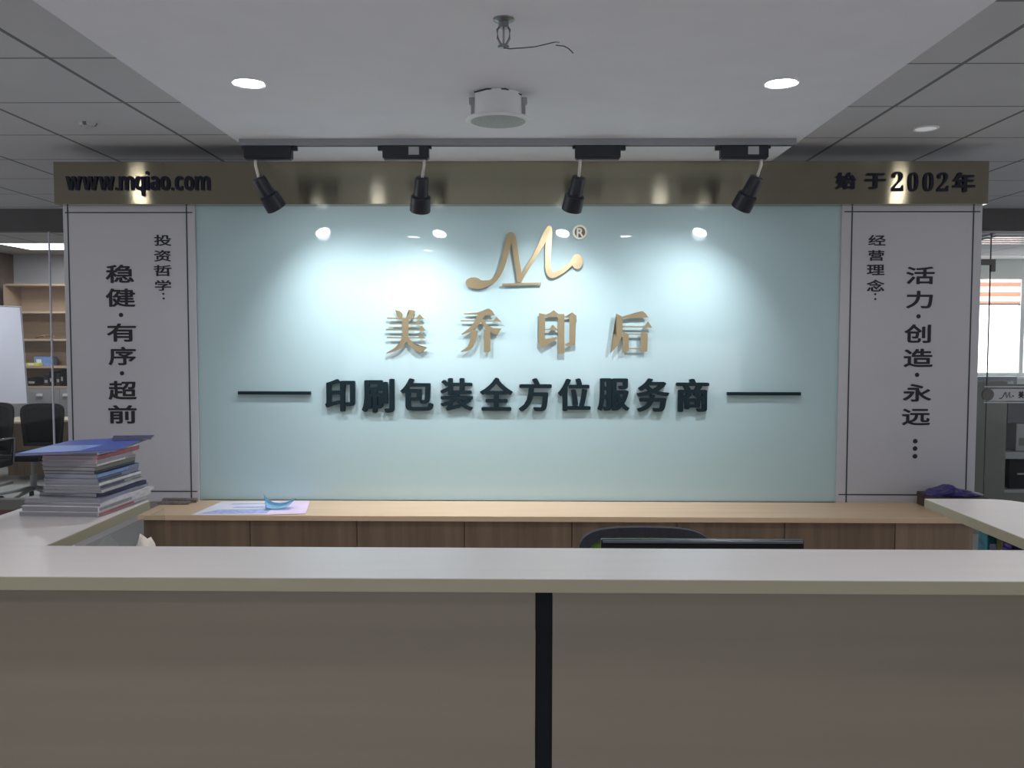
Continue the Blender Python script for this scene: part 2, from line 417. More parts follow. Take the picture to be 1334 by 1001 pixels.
DK = [('印', 424.6, 463, 494, 536), ('刷', 472.4, 514.3, 493.6, 537.5), ('包', 522, 565, 493, 535), ('装', 574, 616.6, 492.7, 535), ('全', 625.4, 668.2, 492, 535),
      ('方', 675.5, 718.7, 492.7, 536), ('位', 726.5, 769.4, 493, 535.5), ('服', 778, 820, 493, 535), ('务', 828.8, 871.7, 493, 536.5), ('商', 880, 923, 493.6, 536.5)]
for ch, x0, x1, y0, y1 in DK:
    char(ch, (x0, y0, x1, y1), YW, 0.022, M['dark_letter'], sign, (0.038, 0.017), 'dark_character')
for x0, x1, y in ((311.5, 405.5, 512), (946.5, 1042, 513)):
    a, b = at(x0, y + 1.9, YW), at(x1, y - 1.9, YW)
    MB().box((a.x, YW - 0.022, a.z), (b.x, YW, b.z)).build('rule_bar', M['dark_letter'], sign)

# ------------------------------------------------------------------ banner panels beside the board
def banner(label, x0, x1, lines_v, lines_h, big, small, dots):
    Yp = YW - 0.012
    a, b = at(x0, 450, Yp).x, at(x1, 450, Yp).x; z0 = at(670, 655, YW).z
    t = thing('banner_panel', label, 'banner', ((a + b) / 2, Yp, z0))
    MB().box((a, Yp, z0), (b, YW + 0.037, zbeam0 + 0.015), 0.002).build('panel_sheet', M['banner'], t)
    mb = MB()
    for x in lines_v:
        X = at(x, 450, Yp).x; mb.box((X - 0.0035, Yp - 0.0012, z0 + 0.001), (X + 0.0035, Yp + 0.0005, zbeam0 - 0.001))
    for y in lines_h:
        z = at(681, y, Yp).z; mb.box((a + 0.012, Yp - 0.0015, z - 0.0030), (b - 0.012, Yp + 0.0005, z + 0.0030))
    mb.build('border_lines', M['line'], t)
    for ch, bb in big: char(ch, bb, Yp, 0.0015, M['ink'], t, (0.020, 0.022))
    for ch, bb in small: char(ch, bb, Yp, 0.0015, M['ink'], t, (0.018, 0.018))
    for x, y, r in dots: dot(x, y, r, Yp, 0.0015, M['ink'], t)
    return t


banner('light grey banner left of the green board, slogan column under the web address', 86, 256.5, (92.5, 246), (277, 642),
       [('稳', (138, 345, 174.5, 369)), ('健', (138, 376, 176, 400)), ('有', (139.5, 421.5, 177, 445.5)), ('序', (141.5, 452, 177, 476)),
        ('超', (141.5, 496.5, 178, 521)), ('前', (141.5, 528, 178, 552))],
       [('投', (201, 306, 223, 320.5)), ('资', (201, 326, 222.5, 341)), ('哲', (200.5, 345.5, 223.5, 360)), ('学', (202, 365, 223, 379))],
       [(157.7, 410.5, 2.8), (159, 486.5, 2.8), (212.8, 383, 1.4), (213.2, 389, 1.4)])
banner('light grey banner right of the green board, slogan column ending in three dots', 1093.5, 1275, (1106.5, 1263.5), (276, 643),
       [('活', (1180, 347.5, 1218, 370.5)), ('力', (1180, 379, 1215.5, 402)), ('创', (1177.7, 422.8, 1213, 447)), ('造', (1177, 454.5, 1215.6, 478.6)),
        ('永', (1176, 500.5, 1213.5, 523.5)), ('远', (1174.8, 532.8, 1212, 554.3))],
       [('经', (1131, 306.3, 1154, 320)), ('营', (1131, 326, 1152, 340)), ('理', (1129, 345, 1152.4, 358.6)), ('念', (1129, 364.6, 1152.4, 380))],
       [(1196.5, 412.3, 2.8), (1194.6, 488.6, 2.8), (1192.3, 575, 3), (1192, 584.6, 3), (1192, 594.7, 3), (1140.2, 383.4, 1.4), (1140.2, 389.8, 1.4)])

# ------------------------------------------------------------------ gold fascia beam
gx0, gx1 = at(70, 240, YB).x, at(1288, 240, YB).x
beam = thing('sign_beam', 'long brushed gold fascia beam above the green board with dark raised lettering', 'sign', ((gx0 + gx1) / 2, YB, zbeam0))
MB().box((gx0, YB, zbeam0), (gx1, YW + 0.26, zbeam1 - 0.001), 0.0015).build('beam_cladding', M['gold'], beam)
url = 'www.mqiao.com'; bold = {'w': '𝘄', 'm': '𝗺', 'q': '𝗾', 'i': '𝗶', 'a': '𝗮', 'o': '𝗼', 'c': '𝗰', '.': '.'}
info = []
for chh in url:
    me = glyph_mesh(bold[chh], 0.5); xs = [v.co.x for v in me.vertices]; ys = [v.co.y for v in me.vertices]
    info.append((bold[chh], min(xs), max(xs), min(ys), max(ys))); bpy.data.meshes.remove(me)
gap = 0.085; total = sum(i[2] - i[1] for i in info) + gap * (len(info) - 1); xx = 0
xh = [i for i in info if i[0] == bold['o']][0]
for g, x0, x1, y0, y1 in info:
    p0 = 87 + (274 - 87) * xx / total; xx += x1 - x0; p1 = 87 + (274 - 87) * xx / total; xx += gap
    sc = 18.5 / (xh[4] - xh[3]); q0, q1 = 248.3 - (y1 - xh[3]) * sc, 248.3 - (y0 - xh[3]) * sc
    char(g, (p0, q0, p1, q1), YB, 0.010, M['beam_letter'], beam, (0.010, 0.004), 'letter')
for g, bb, bo in (('始', (1088, 225, 1114.8, 246.5), (0.05, 0.022)), ('于', (1126, 226, 1153.6, 246.5), (0.055, 0.02)),
                  ('𝟐', (1161, 224, 1176.5, 249.3), (0.0, 0.0)), ('𝟎', (1182, 225, 1196, 249.5), (0.0, 0.0)), ('𝟎', (1202, 225, 1216, 249.5), (0.0, 0.0)),
                  ('𝟐', (1220.5, 225, 1235, 249.5), (0.0, 0.0)), ('年', (1240.7, 225, 1269.7, 250.5), (0.05, 0.022))):
    char(g, bb, YB, 0.010, M['beam_letter'], beam, bo, 'character')

# ------------------------------------------------------------------ track and spotlights
YT = 4.12; zt1, zt0 = H_SOF, H_SOF - 0.03
ta, tb = at(313, 190, YT).x, at(1036, 190, YT).x
tr = thing('lighting_track', 'slim grey lighting track across the white ceiling', 'lighting track', ((ta + tb) / 2, YT, zt0))
MB().box((max(ta, -1.335), YT - 0.018, zt0), (min(tb, 1.28), YT + 0.018, zt1)).build('track_rail', M['track'], tr)
MB().box((max(ta, -1.335) + 0.003, YT - 0.007, zt0 - 0.0015), (min(tb, 1.28) - 0.003, YT + 0.007, zt0 + 0.002)).build('track_slot', M['black'], tr)


def track_lamp(label, ax0, ax1, stem_px, top, dirv, sticker, clip_side):
    a, b = at(ax0, 203, YT).x, at(ax1, 203, YT).x; z1 = zt0 - 0.002; z0 = z1 - 0.062
    t = thing('track_spotlight', label, 'spotlight', ((a + b) / 2, YT, z1), 'black spotlights on the ceiling track')
    MB().box((a, YT - 0.022, z0 + 0.006), (b, YT + 0.022, z1), 0.003).box((a + 0.006, YT - 0.017, z0), (b - 0.006, YT + 0.017, z0 + 0.008), 0.002).build('adapter_box', M['black'], t)
    for sgn in (-1, 1):
        mb = MB()
        e = a if sgn < 0 else b; ln = 0.024 if sgn == clip_side else 0.012
        mb.box((min(e, e + sgn * ln), YT - 0.010, z1 - (0.02 if sgn == clip_side else 0.012)), (max(e, e + sgn * ln), YT + 0.010, z1), 0.002)
        mb.build('adapter_clip', M['black'], t)
    if sticker:
        c0, c1 = at(sticker[0], 200, YT).x, at(sticker[1], 200, YT).x
        MB().box((c0, YT - 0.0235, z0 + 0.020), (c1, YT - 0.0218, z1 - 0.006)).build('sticker', M['label'], t)
    d = Vector(dirv).normalized(); p0 = at(top[0], top[1], YT + 0.02)
    sx = at(stem_px, 215, YT).x
    smooth_by_angle(MB().tube([(sx, YT, z0 + 0.004), (sx, YT, z0 - 0.022), p0 + d * 0.012], 0.0075, 12).build('stem', M['stem'], t))
    body = MB().lathe([(0.020, 0.0), (0.030, 0.003), (0.033, 0.010), (0.035, 0.095), (0.036, 0.1)], p0, d).build('lamp_body', M['black'], t); smooth_by_angle(body)
    col = MB().lathe([(0.038, 0.088), (0.047, 0.096), (0.049, 0.165), (0.046, 0.168), (0.043, 0.158), (0.040, 0.158)], p0, d).build('lamp_collar', M['black'], t); smooth_by_angle(col)
    MB().lathe([(0.0395, 0.1585), (0.0395, 0.160)], p0, d).build('lens', M['lamp'], t)
    side = d.cross(Vector((0, 1, 0))).normalized()
    q = p0 + d * 0.118 + Vector((0, -0.0485, 0))
    L = bpy.data.lights.new('spot', 'SPOT'); L.energy = SPOT_W; L.spot_size = math.radians(112); L.spot_blend = 1.0; L.shadow_soft_size = 0.042
    L.color = (0.91, 0.945, 1.0)
    lo = bpy.data.objects.new('spot', L); C.objects.link(lo); lo.parent = t
    lo.location = p0 + d * 0.172 - t.location; lo.rotation_euler = (-d).to_track_quat('Z', 'Y').to_euler()
    return t


track_lamp('leftmost of the four black spotlights on the ceiling track, tilted to the right', 319, 381, 333, (336, 231), (0.079, 0.088, -0.160), None, 1)
track_lamp('second black track spotlight from the left, sticker on its box, hanging nearly straight', 499, 559, 552.5, (550, 231), (-0.022, 0.088, -0.160), (533, 546.5), -1)
track_lamp('third black track spotlight from the left, no sticker, hanging nearly straight', 749, 808, 755.5, (754.5, 230), (-0.034, 0.088, -0.160), None, 1)
track_lamp('rightmost of the four black track spotlights, sticker on its box, tilted to the left', 938, 1000, 991.5, (987, 230), (-0.068, 0.088, -0.160), (973, 987), -1)

# ------------------------------------------------------------------ ceiling fittings
def downlight(label, X, Y, z, lit=True, power=DOWN_W, r=0.066, lens=None):
    t = thing('downlight', label, 'ceiling light', (X, Y, z))
    ring = MB().lathe([(r * 0.80, -0.0005), (r, -0.0005), (r, 0.003), (r * 0.90, 0.007), (r * 0.80, 0.003)], (X, Y, z), (0, 0, -1), 40).build('trim_ring', M['white'], t); smooth_by_angle(ring)
    MB().lathe([(r * 0.79, 0.0), (r * 0.79, 0.004)], (X, Y, z), (0, 0, -1), 40).build('diffuser', M[lens or ('down' if lit else 'dim')], t)
    if lit and power:
        L = bpy.data.lights.new('down', 'SPOT'); L.energy = power; L.spot_size = math.radians(150); L.spot_blend = 1.0; L.shadow_soft_size = r * 0.75; L.color = (0.95, 0.96, 1.0)
        lo = bpy.data.objects.new('down', L); C.objects.link(lo); lo.parent = t; lo.location = (0, 0, -0.012)
    return t


pl, pr = atz(324, 107, H_SOF), atz(1018, 107, H_SOF)
downlight('lit round downlight in the white ceiling, left of the ceiling speaker', pl.x, pl.y, H_SOF)
downlight('lit round downlight in the white ceiling, right of the ceiling speaker', pr.x, pr.y, H_SOF)
downlight('lit round downlight overhead on the left, mirrored in the green board', pl.x, 1.40, H_SOF)
downlight('lit round downlight overhead on the right, mirrored in the green board', pr.x, 1.45, H_SOF)
downlight('lit round downlight overhead behind the viewer on the left', pl.x, 0.15, H_SOF)
p = atz(1206, 167, H_TILE)
downlight('unlit round downlight in the grey tiles on the right', p.x, p.y, H_TILE, False, r=0.06)
p = atz(115, 160.5, H_TILE)
t = thing('smoke_detector', 'small faint round fitting in the grey ceiling tiles on the left', 'detector', (p.x, p.y, H_TILE))
smooth_by_angle(MB().lathe([(0.04, 0), (0.04, 0.006), (0.034, 0.014)], p, (0, 0, -1)).build('detector_base', M['tile'], t))
smooth_by_angle(MB().lathe([(0.026, 0.014), (0.024, 0.022), (0.012, 0.026)], p, (0, 0, -1)).build('detector_cap', M['label'], t))
downlight('bright lamp in the grey tiles beyond the left edge, mirrored in the gold beam', -2.54, 3.4, H_TILE, True, 0, 0.06, 'halllamp')
downlight('bright lamp in the grey tiles beyond the right edge, mirrored in the gold beam', 2.455, 3.4, H_TILE, True, 0, 0.06, 'halllamp')

# ceiling speaker hanging out of its hole
p = atz(649, 123, H_SOF); sc = p.y / F
sp = thing('ceiling_speaker', 'round white ceiling speaker hanging part way out of the white ceiling', 'speaker', (p.x, p.y, H_SOF))
hB = 31 * sc * 1.02
smooth_by_angle(MB().lathe([(0.085, -0.001), (0.088, 0.002), (0.090, hB * 0.97)], p, (0, 0, -1), 48).build('speaker_body', M['white'], sp))
smooth_by_angle(MB().lathe([(0.088, hB * 0.93), (0.124, hB * 1.0), (0.125, hB * 1.06), (0.112, hB * 1.12), (0.103, hB * 1.10)], p, (0, 0, -1), 48).build('speaker_flange', M['white'], sp))
smooth_by_angle(MB().lathe([(0.1035, hB * 1.08), (0.1035, hB * 1.10), (0.07, hB * 1.15), (0.03, hB * 1.18)], p, (0, 0, -1), 48).build('speaker_grille', M['grille'], sp))
for sx in (-1, 1):
    x = p.x + sx * 0.096
    MB().box((x - 0.007, p.y - 0.009, H_SOF - hB * 0.95), (x + 0.007, p.y + 0.009, H_SOF - 0.012), 0.001).box((x + sx * 0.004 - 0.010, p.y - 0.012, H_SOF - 0.038), (x + sx * 0.004 + 0.010, p.y + 0.012, H_SOF - 0.014), 0.002).build('spring_clip', M['cab_grey'], sp)
MB().tube([(p.x - 0.088, p.y - 0.05, H_SOF - 0.006), (p.x - 0.04, p.y - 0.082, H_SOF - 0.003), (p.x + 0.03, p.y - 0.086, H_SOF - 0.004), (p.x + 0.088, p.y - 0.03, H_SOF - 0.010)], 0.0026, 6).build('speaker_wire', M['black'], sp)

# sprinkler head
p = atz(656, 25, H_SOF); k = p.y / F
spr = thing('sprinkler_head', 'small chrome fire sprinkler head in the middle of the white ceiling', 'sprinkler', (p.x, p.y, H_SOF))
smooth_by_angle(MB().lathe([(0.031, -0.0005), (0.031, 0.003), (0.022, 0.007), (0.015, 0.010), (0.015, 0.024), (0.011, 0.026)], p, (0, 0, -1)).build('escutcheon', M['pipe'], spr))
mb = MB()
for sx in (-1, 1):
    mb.tube([p + Vector((sx * 0.012, 0, -0.022)), p + Vector((sx * 0.018, 0, -0.030)), p + Vector((sx * 0.017, 0, -0.055)), p + Vector((sx * 0.010, 0, -0.068)), p + Vector((0, 0, -0.076))], 0.0036, 8)
mb.build('yoke_arms', M['pipe'], spr, True)
MB().lathe([(0.003, 0.026), (0.0035, 0.05), (0.003, 0.074)], p, (0, 0, -1), 12).build('glass_bulb', M['cab_grey'], spr, True)
MB().lathe([(0.006, 0.072), (0.016, 0.076), (0.017, 0.079), (0.004, 0.080)], p, (0, 0, -1), 20).build('deflector', M['pipe'], spr, True)
z = p.z - 0.081
w0 = [at(x, y, p.y) for x, y in ((655, 65.5), (664, 63.5), (680, 62.5), (697, 61), (712, 57.5), (722, 55), (729, 55), (724, 59), (735, 60.2), (741, 63.5), (747, 69.5))]
w0[0] = p + Vector((0, 0, -0.0815))
tag(MB().tube(w0, 0.0015, 6).build('loose_wire', M['black']), 'thin dark loose wire trailing right from the sprinkler head', 'wire')

# ------------------------------------------------------------------ reception counter
ZC = EYE - 0.48
yf, yb = atz(681, 754.5, ZC).y, atz(681, 714.2, ZC).y
th = ZC - at(681, 772, yf).z
xi, xo = atz(130, 680.5, ZC).x, atz(130, 680.5, ZC).x - 0.31
xri = atz(1260, 672, ZC).x; xro = xri + 0.27
ye = atz(203, 652.5, ZC).y; yer = atz(1204, 650.0, ZC).y
print('counter', yf, yb, th, xi, xri, ye, yer, ZC)
ct = thing('reception_counter', 'long pale laminate reception counter with two wings and a black slot in front', 'counter', (0, yf + 0.1, 0))
XE = 2.4


def top(name, poly, edges):                          # worktop slab with its edge band
    z0, z1 = ZC - th, ZC
    o = MB().slab([(x, y, z0) for x, y in poly], (0, 0, th)).build(name, M['laminate'], ct)
    mb = MB()
    for i in edges:
        a, b = Vector((*poly[i], 0)), Vector((*poly[(i + 1) % len(poly)], 0)); d = (b - a).normalized(); n = Vector((d.y, -d.x, 0))
        mb.slab([a + n * 0.0015 + Vector((0, 0, z0)), b + n * 0.0015 + Vector((0, 0, z0)), b + n * 0.0015 + Vector((0, 0, z1 - 0.0015)), a + n * 0.0015 + Vector((0, 0, z1 - 0.0015))], -n * 0.0025)
    mb.build('edge_band', M['edge'], o)
    return o


top('front_worktop', [(-XE, yf), (XE, yf), (XE, yb), (-XE, yb)], (0, 2))
top('wing_worktop', [(xo, yb + 0.0008), (xi, yb + 0.0008), (xi, ye), (xo, ye)], (1, 2, 3))
cr = 0.10
arc = [(xro - cr + cr * math.cos(a), yer - cr * 0.8 + cr * 0.8 * math.sin(a)) for a in (0, PI / 8, PI / 4, 3 * PI / 8, PI / 2)]
top('wing_worktop', [(xri, yb + 0.0008), (xro, yb + 0.0008)] + arc + [(xri, yer)], (1, 2, 3, 4, 5, 6, 7))
pf = yf + 0.040
sx0, sx1 = at(697, 880, pf).x, at(719.5, 880, pf).x
zt = ZC - th
for a, b in ((-XE, sx0), (sx1, XE)):
    MB().box((a, pf, 0.08), (b, pf + 0.02, zt - 0.0005)).build('front_panel', M['front'], ct)
MB().box((sx0 + 0.0005, pf + 0.004, 0.08), (sx1 - 0.0005, pf + 0.018, zt - 0.0005)).build('black_slot', M['slot'], ct)
MB().box((-XE, pf + 0.03, 0.0), (XE, pf + 0.045, 0.08)).build('plinth', M['slot'], ct)
MB().box((xo + 0.05, yb + 0.005, 0), (xo + 0.068, ye - 0.03, 0.6995)).build('side_panel', M['front'], ct)
MB().box((xro - 0.05, yb + 0.005, 0), (xro - 0.032, yer - 0.02, zt - 0.0005)).build('side_panel', M['slot'], ct)
wp = at(1282.3, 702, yer - 0.02)
MB().box((wp.x - 0.006, yer - 0.03, 0.0), (wp.x + 0.006, yer - 0.012, zt - 0.0005)).build('support_post', M['white'], ct)
MB().box((xri + 0.012, yb + 0.03, 0.70), (xro - 0.051, yer - 0.035, 0.718)).build('shelf', M['white'], ct)
gp = at(209.5, 690, ye - 0.01)
MB().box((gp.x - 0.005, yb + 0.004, zt - 0.26), (gp.x + 0.001, ye + 0.02, zt - 0.0005)).build('glass_screen', M['pane'], ct)
MB().box((-1.084, yf + 0.07, 0.70), (1.084, yf + 0.72, 0.725)).build('desk_surface', M['oak'], ct)
for x in (-0.98, 0.96): MB().box((x, yf + 0.08, 0), (x + 0.02, yf + 0.70, 0.699)).build('desk_side', M['front'], ct)
MB().box((xo + 0.07, yb + 0.02, 0.70), (xi - 0.02, ye - 0.03, 0.72)).build('shelf', M['front'], ct)

# tissue box behind the left wing's glass
tp = at(158, 704, 2.32)
t = thing('tissue_box', 'white tissue poking up behind the glass under the left counter wing', 'tissue box', (tp.x, 2.32, 0.725))
tx = max(tp.x, gp.x + 0.05)
MB().box((gp.x + 0.008, 2.275, 0.7255), (gp.x + 0.09, 2.365, 0.92), 0.004).build('box', M['cab_grey'], t)
tb_ = bmesh.new(); bmesh.ops.create_icosphere(tb_, subdivisions=3, radius=1)
zt_ = at(158, 703, 2.32).z
for v in tb_.verts:
    n = noise.noise(v.co * 2.2); f = 1 + 0.28 * n
    v.co = Vector((tx + v.co.x * 0.036 * f, 2.32 + v.co.y * 0.036 * f, 0.925 + max(-0.02, (v.co.z * f) * (zt_ - 0.918))))
m_ = MB(); m_.add(tb_); m_.build('tissue', M['tissue'], t, True)

# ------------------------------------------------------------------ back credenza
zc = at(681, 652.7, YW).z
zc = atz(681, 652.8, zc).z
yc = atz(681, 673.3, zc).y; thc = 0.026
print('credenza', zc, yc)
tag(MB().box((at(187, 690, yc).x - 0.03, yc, zc - thc), (at(1268, 690, yc).x + 0.03, YW - 0.014, zc), 0.0015).build('credenza_worktop', M['oak']), 'long honey oak worktop running under the green sign board', 'worktop')
seams = [at(x, 690, yc + 0.02).x for x in (187, 326, 465, 605, 745, 882, 1022, 1166, 1268)]
where = ['walnut cabinet at the left, seen through the glass under the wing',
         'walnut cabinet under the blue and pink printed sheets', 'walnut cabinet just right of the one under the printed sheets',
         'walnut cabinet under the left half of the big gold characters', 'walnut cabinet just left of the charcoal office chair',
         'walnut cabinet behind the charcoal office chair back', 'walnut cabinet between the monitor and the paler end cabinet', 'narrow paler brown cabinet beside the right counter wing']
for i in range(len(seams) - 1):
    a, b = seams[i], seams[i + 1]
    t = thing('credenza_cabinet', where[i], 'cabinet', ((a + b) / 2, yc + 0.2, 0), 'walnut cabinets of the back credenza')
    MB().box((a + 0.0015, yc + 0.040, 0.0), (b - 0.0015, YW - 0.02, zc - thc - 0.0005)).build('carcass', M['door'], t)
    MB().box((a + 0.002, yc + 0.018, 0.07), (b - 0.002, yc + 0.0395, zc - thc - 0.004), 0.001).build('door', M['door_pale'] if i == len(seams) - 2 else M['door'], t)

# things on the credenza: printed sheets, the curled blue paper, the box and the bag
def sheet(px, z, m, name, label=None, parent=None, thick=0.0008):
    o = MB().slab([atz(x, y, z) for x, y in px], (0, 0, thick)).build(name, m, parent)
    if label: tag(o, label, 'paper')
    return o


zz = zc + 0.0006
t = thing('printed_sheet', 'white printed sheet with blue band lying on the oak worktop, left of the pink one', 'paper', atz(310, 662, zz))
sheet([(249, 671.3), (372, 670.2), (390, 652.9), (289, 653.8)], zz, M['paper'], 'sheet', parent=t)
sheet([(258, 670.0), (358, 669.0), (366, 663.0), (285, 664.2)], zz + 0.0009, M['paper_blue'], 'blue_band', parent=t, thick=0.0003)
sheet([(303, 662.0), (348, 661.2), (352, 659.8), (306, 660.6)], zz + 0.0009, M['paper_blue'], 'text_line', parent=t, thick=0.0003)
sheet([(300, 657.4), (352, 656.8), (355, 655.8), (304, 656.4)], zz + 0.0009, M['paper_blue'], 'text_line', parent=t, thick=0.0003)
sheet([(345, 670.9), (398, 669.5), (404, 652.9), (366, 653.4)], zz + 0.0016, M['paper_pink'], 'pink_sheet', 'lilac pink sheet lying on the oak worktop, under the curled blue paper')
# curled light blue paper
zb = zc + 0.0045; A = at(347, 662, 4.46); B_ = at(386, 648, 4.46)
prof = [(343, 641.5), (345.5, 647), (350, 651.5), (357, 654.6), (365, 655.6), (373, 654.4), (380, 651.5), (387, 648.4)]
base = [(346, 662.6), (349, 663.2), (354, 663.4), (360, 663.4), (366, 663.2), (371, 662.2), (376, 659.0), (381, 654.5)]
bm = bmesh.new(); rows = []
for k in range(7):
    f = k / 6; row = []
    for (ax, ay), (bx_, by_) in zip(base, prof):
        Yk = 4.40 + 0.06 * f + 0.035 * math.sin(f * PI)
        q = at(bx_ + (ax - bx_) * (1 - f), by_ + (ay - by_) * (1 - f), Yk); q.z = max(q.z, zb); row.append(bm.verts.new(q))
    rows.append(row)
for i in range(6):
    for j in range(7): bm.faces.new((rows[i][j], rows[i + 1][j], rows[i + 1][j + 1], rows[i][j + 1]))
bmesh.ops.solidify(bm, geom=bm.faces[:], thickness=0.0016)
m_ = MB(); m_.add(bm); tag(m_.build('curled_paper', M['mask'], None, True), 'light blue curled paper standing on the pink sheet', 'paper')
# dark strip at the foot of the left banner
a, b = atz(205, 657.8, zc), atz(258, 654, zc)
t = thing('rubber_strip', 'dark ridged strip lying at the foot of the left banner', 'strip', ((a.x + b.x) / 2, a.y, zc))
MB().box((a.x, a.y, zc + 0.0005), (a.x + 0.16, a.y + 0.05, zc + 0.012), 0.003).build('strip_body', M['rubber'], t)
MB().box((a.x, a.y + 0.055, zc + 0.0005), (b.x, a.y + 0.085, zc + 0.022), 0.004).build('strip_ridge', M['rubber'], t)
# dark brown box with a purple bag on it, behind the right wing
a = at(1194, 663.5, 4.66)
t = thing('brown_box', 'dark brown flat box under the purple bag at the right end of the worktop', 'box', (a.x + 0.13, 4.55, zc))
hz = at(1194, 648.5, 4.46).z
MB().box((a.x, 4.46, zc + 0.0005), (a.x + 0.27, 4.66, hz - 0.02), 0.003).build('box_body', M['brownbox'], t)
MB().box((a.x - 0.002, 4.458, hz - 0.0195), (a.x + 0.272, 4.662, hz - 0.001), 0.003).build('box_lid', M['brownbox'], t)
bm = bmesh.new(); bmesh.ops.create_icosphere(bm, subdivisions=5, radius=1)
zp = at(1235, 632.5, 4.54).z - hz; xc0, xc1 = at(1203, 640, 4.56).x, at(1280, 640, 4.56).x
hprof = [(0, 0.30), (0.13, 0.64), (0.3, 0.72), (0.4, 1.0), (0.47, 0.95), (0.56, 0.55), (0.75, 0.42), (0.95, 0.2), (1.0, 0.1)]


def hp(u):
    for (a0, b0), (a1, b1) in zip(hprof, hprof[1:]):
        if u <= a1: return b0 + (b1 - b0) * (u - a0) / (a1 - a0)
    return 0.1


for v in bm.verts:
    u = (v.co.x + 1) / 2; n = noise.noise(Vector((v.co.x * 4, v.co.y * 4, v.co.z * 4))) * 0.18 + noise.noise(v.co * 11) * 0.06
    zz_ = max(0, v.co.z) ** 0.6 * (1 + n) * zp * hp(u)
    v.co = Vector((xc0 + u * (xc1 - xc0), 4.56 + v.co.y * 0.085 * (1 + n), hz + 0.0005 + max(0, zz_)))
m_ = MB(); m_.add(bm); tag(m_.build('plastic_bag', M['purple'], None, True), 'crumpled dark purple bag lying on a box behind the right counter wing', 'bag')

# ------------------------------------------------------------------ desk side: monitor and chair
Ym = 2.28; ma, mb_ = at(783, 703, Ym), at(1048, 705, Ym); zt_m = ma.z; zb_m = 0.775
mon = thing('computer_monitor', 'dark flat computer monitor whose top edge shows above the counter', 'monitor', ((ma.x + mb_.x) / 2, Ym, 0.7255))
MB().box((ma.x, Ym, zb_m), (mb_.x, Ym + 0.018, zt_m), 0.003).build('housing', M['screen_case'], mon)
MB().box((ma.x + 0.004, Ym - 0.004, zt_m - 0.009), (mb_.x - 0.004, Ym + 0.0005, zt_m - 0.002), 0.001).build('top_bezel', M['bezel'], mon)
MB().box((ma.x + 0.10, Ym - 0.018, zb_m + 0.03), (mb_.x - 0.10, Ym - 0.0005, zt_m - 0.05), 0.006).build('back_cover', M['screen_case'], mon)
MB().box((ma.x + 0.01, Ym + 0.0182, zb_m + 0.01), (mb_.x - 0.01, Ym + 0.0192, zt_m - 0.01)).build('screen', M['slot'], mon)
xm = (ma.x + mb_.x) / 2
MB().box((xm - 0.03, Ym - 0.03, 0.738), (xm + 0.03, Ym - 0.0185, zb_m + 0.12), 0.003).build('stand', M['screen_case'], mon)
MB().box((xm - 0.11, Ym - 0.09, 0.726), (xm + 0.11, Ym + 0.07, 0.7385), 0.003).build('base', M['screen_case'], mon)


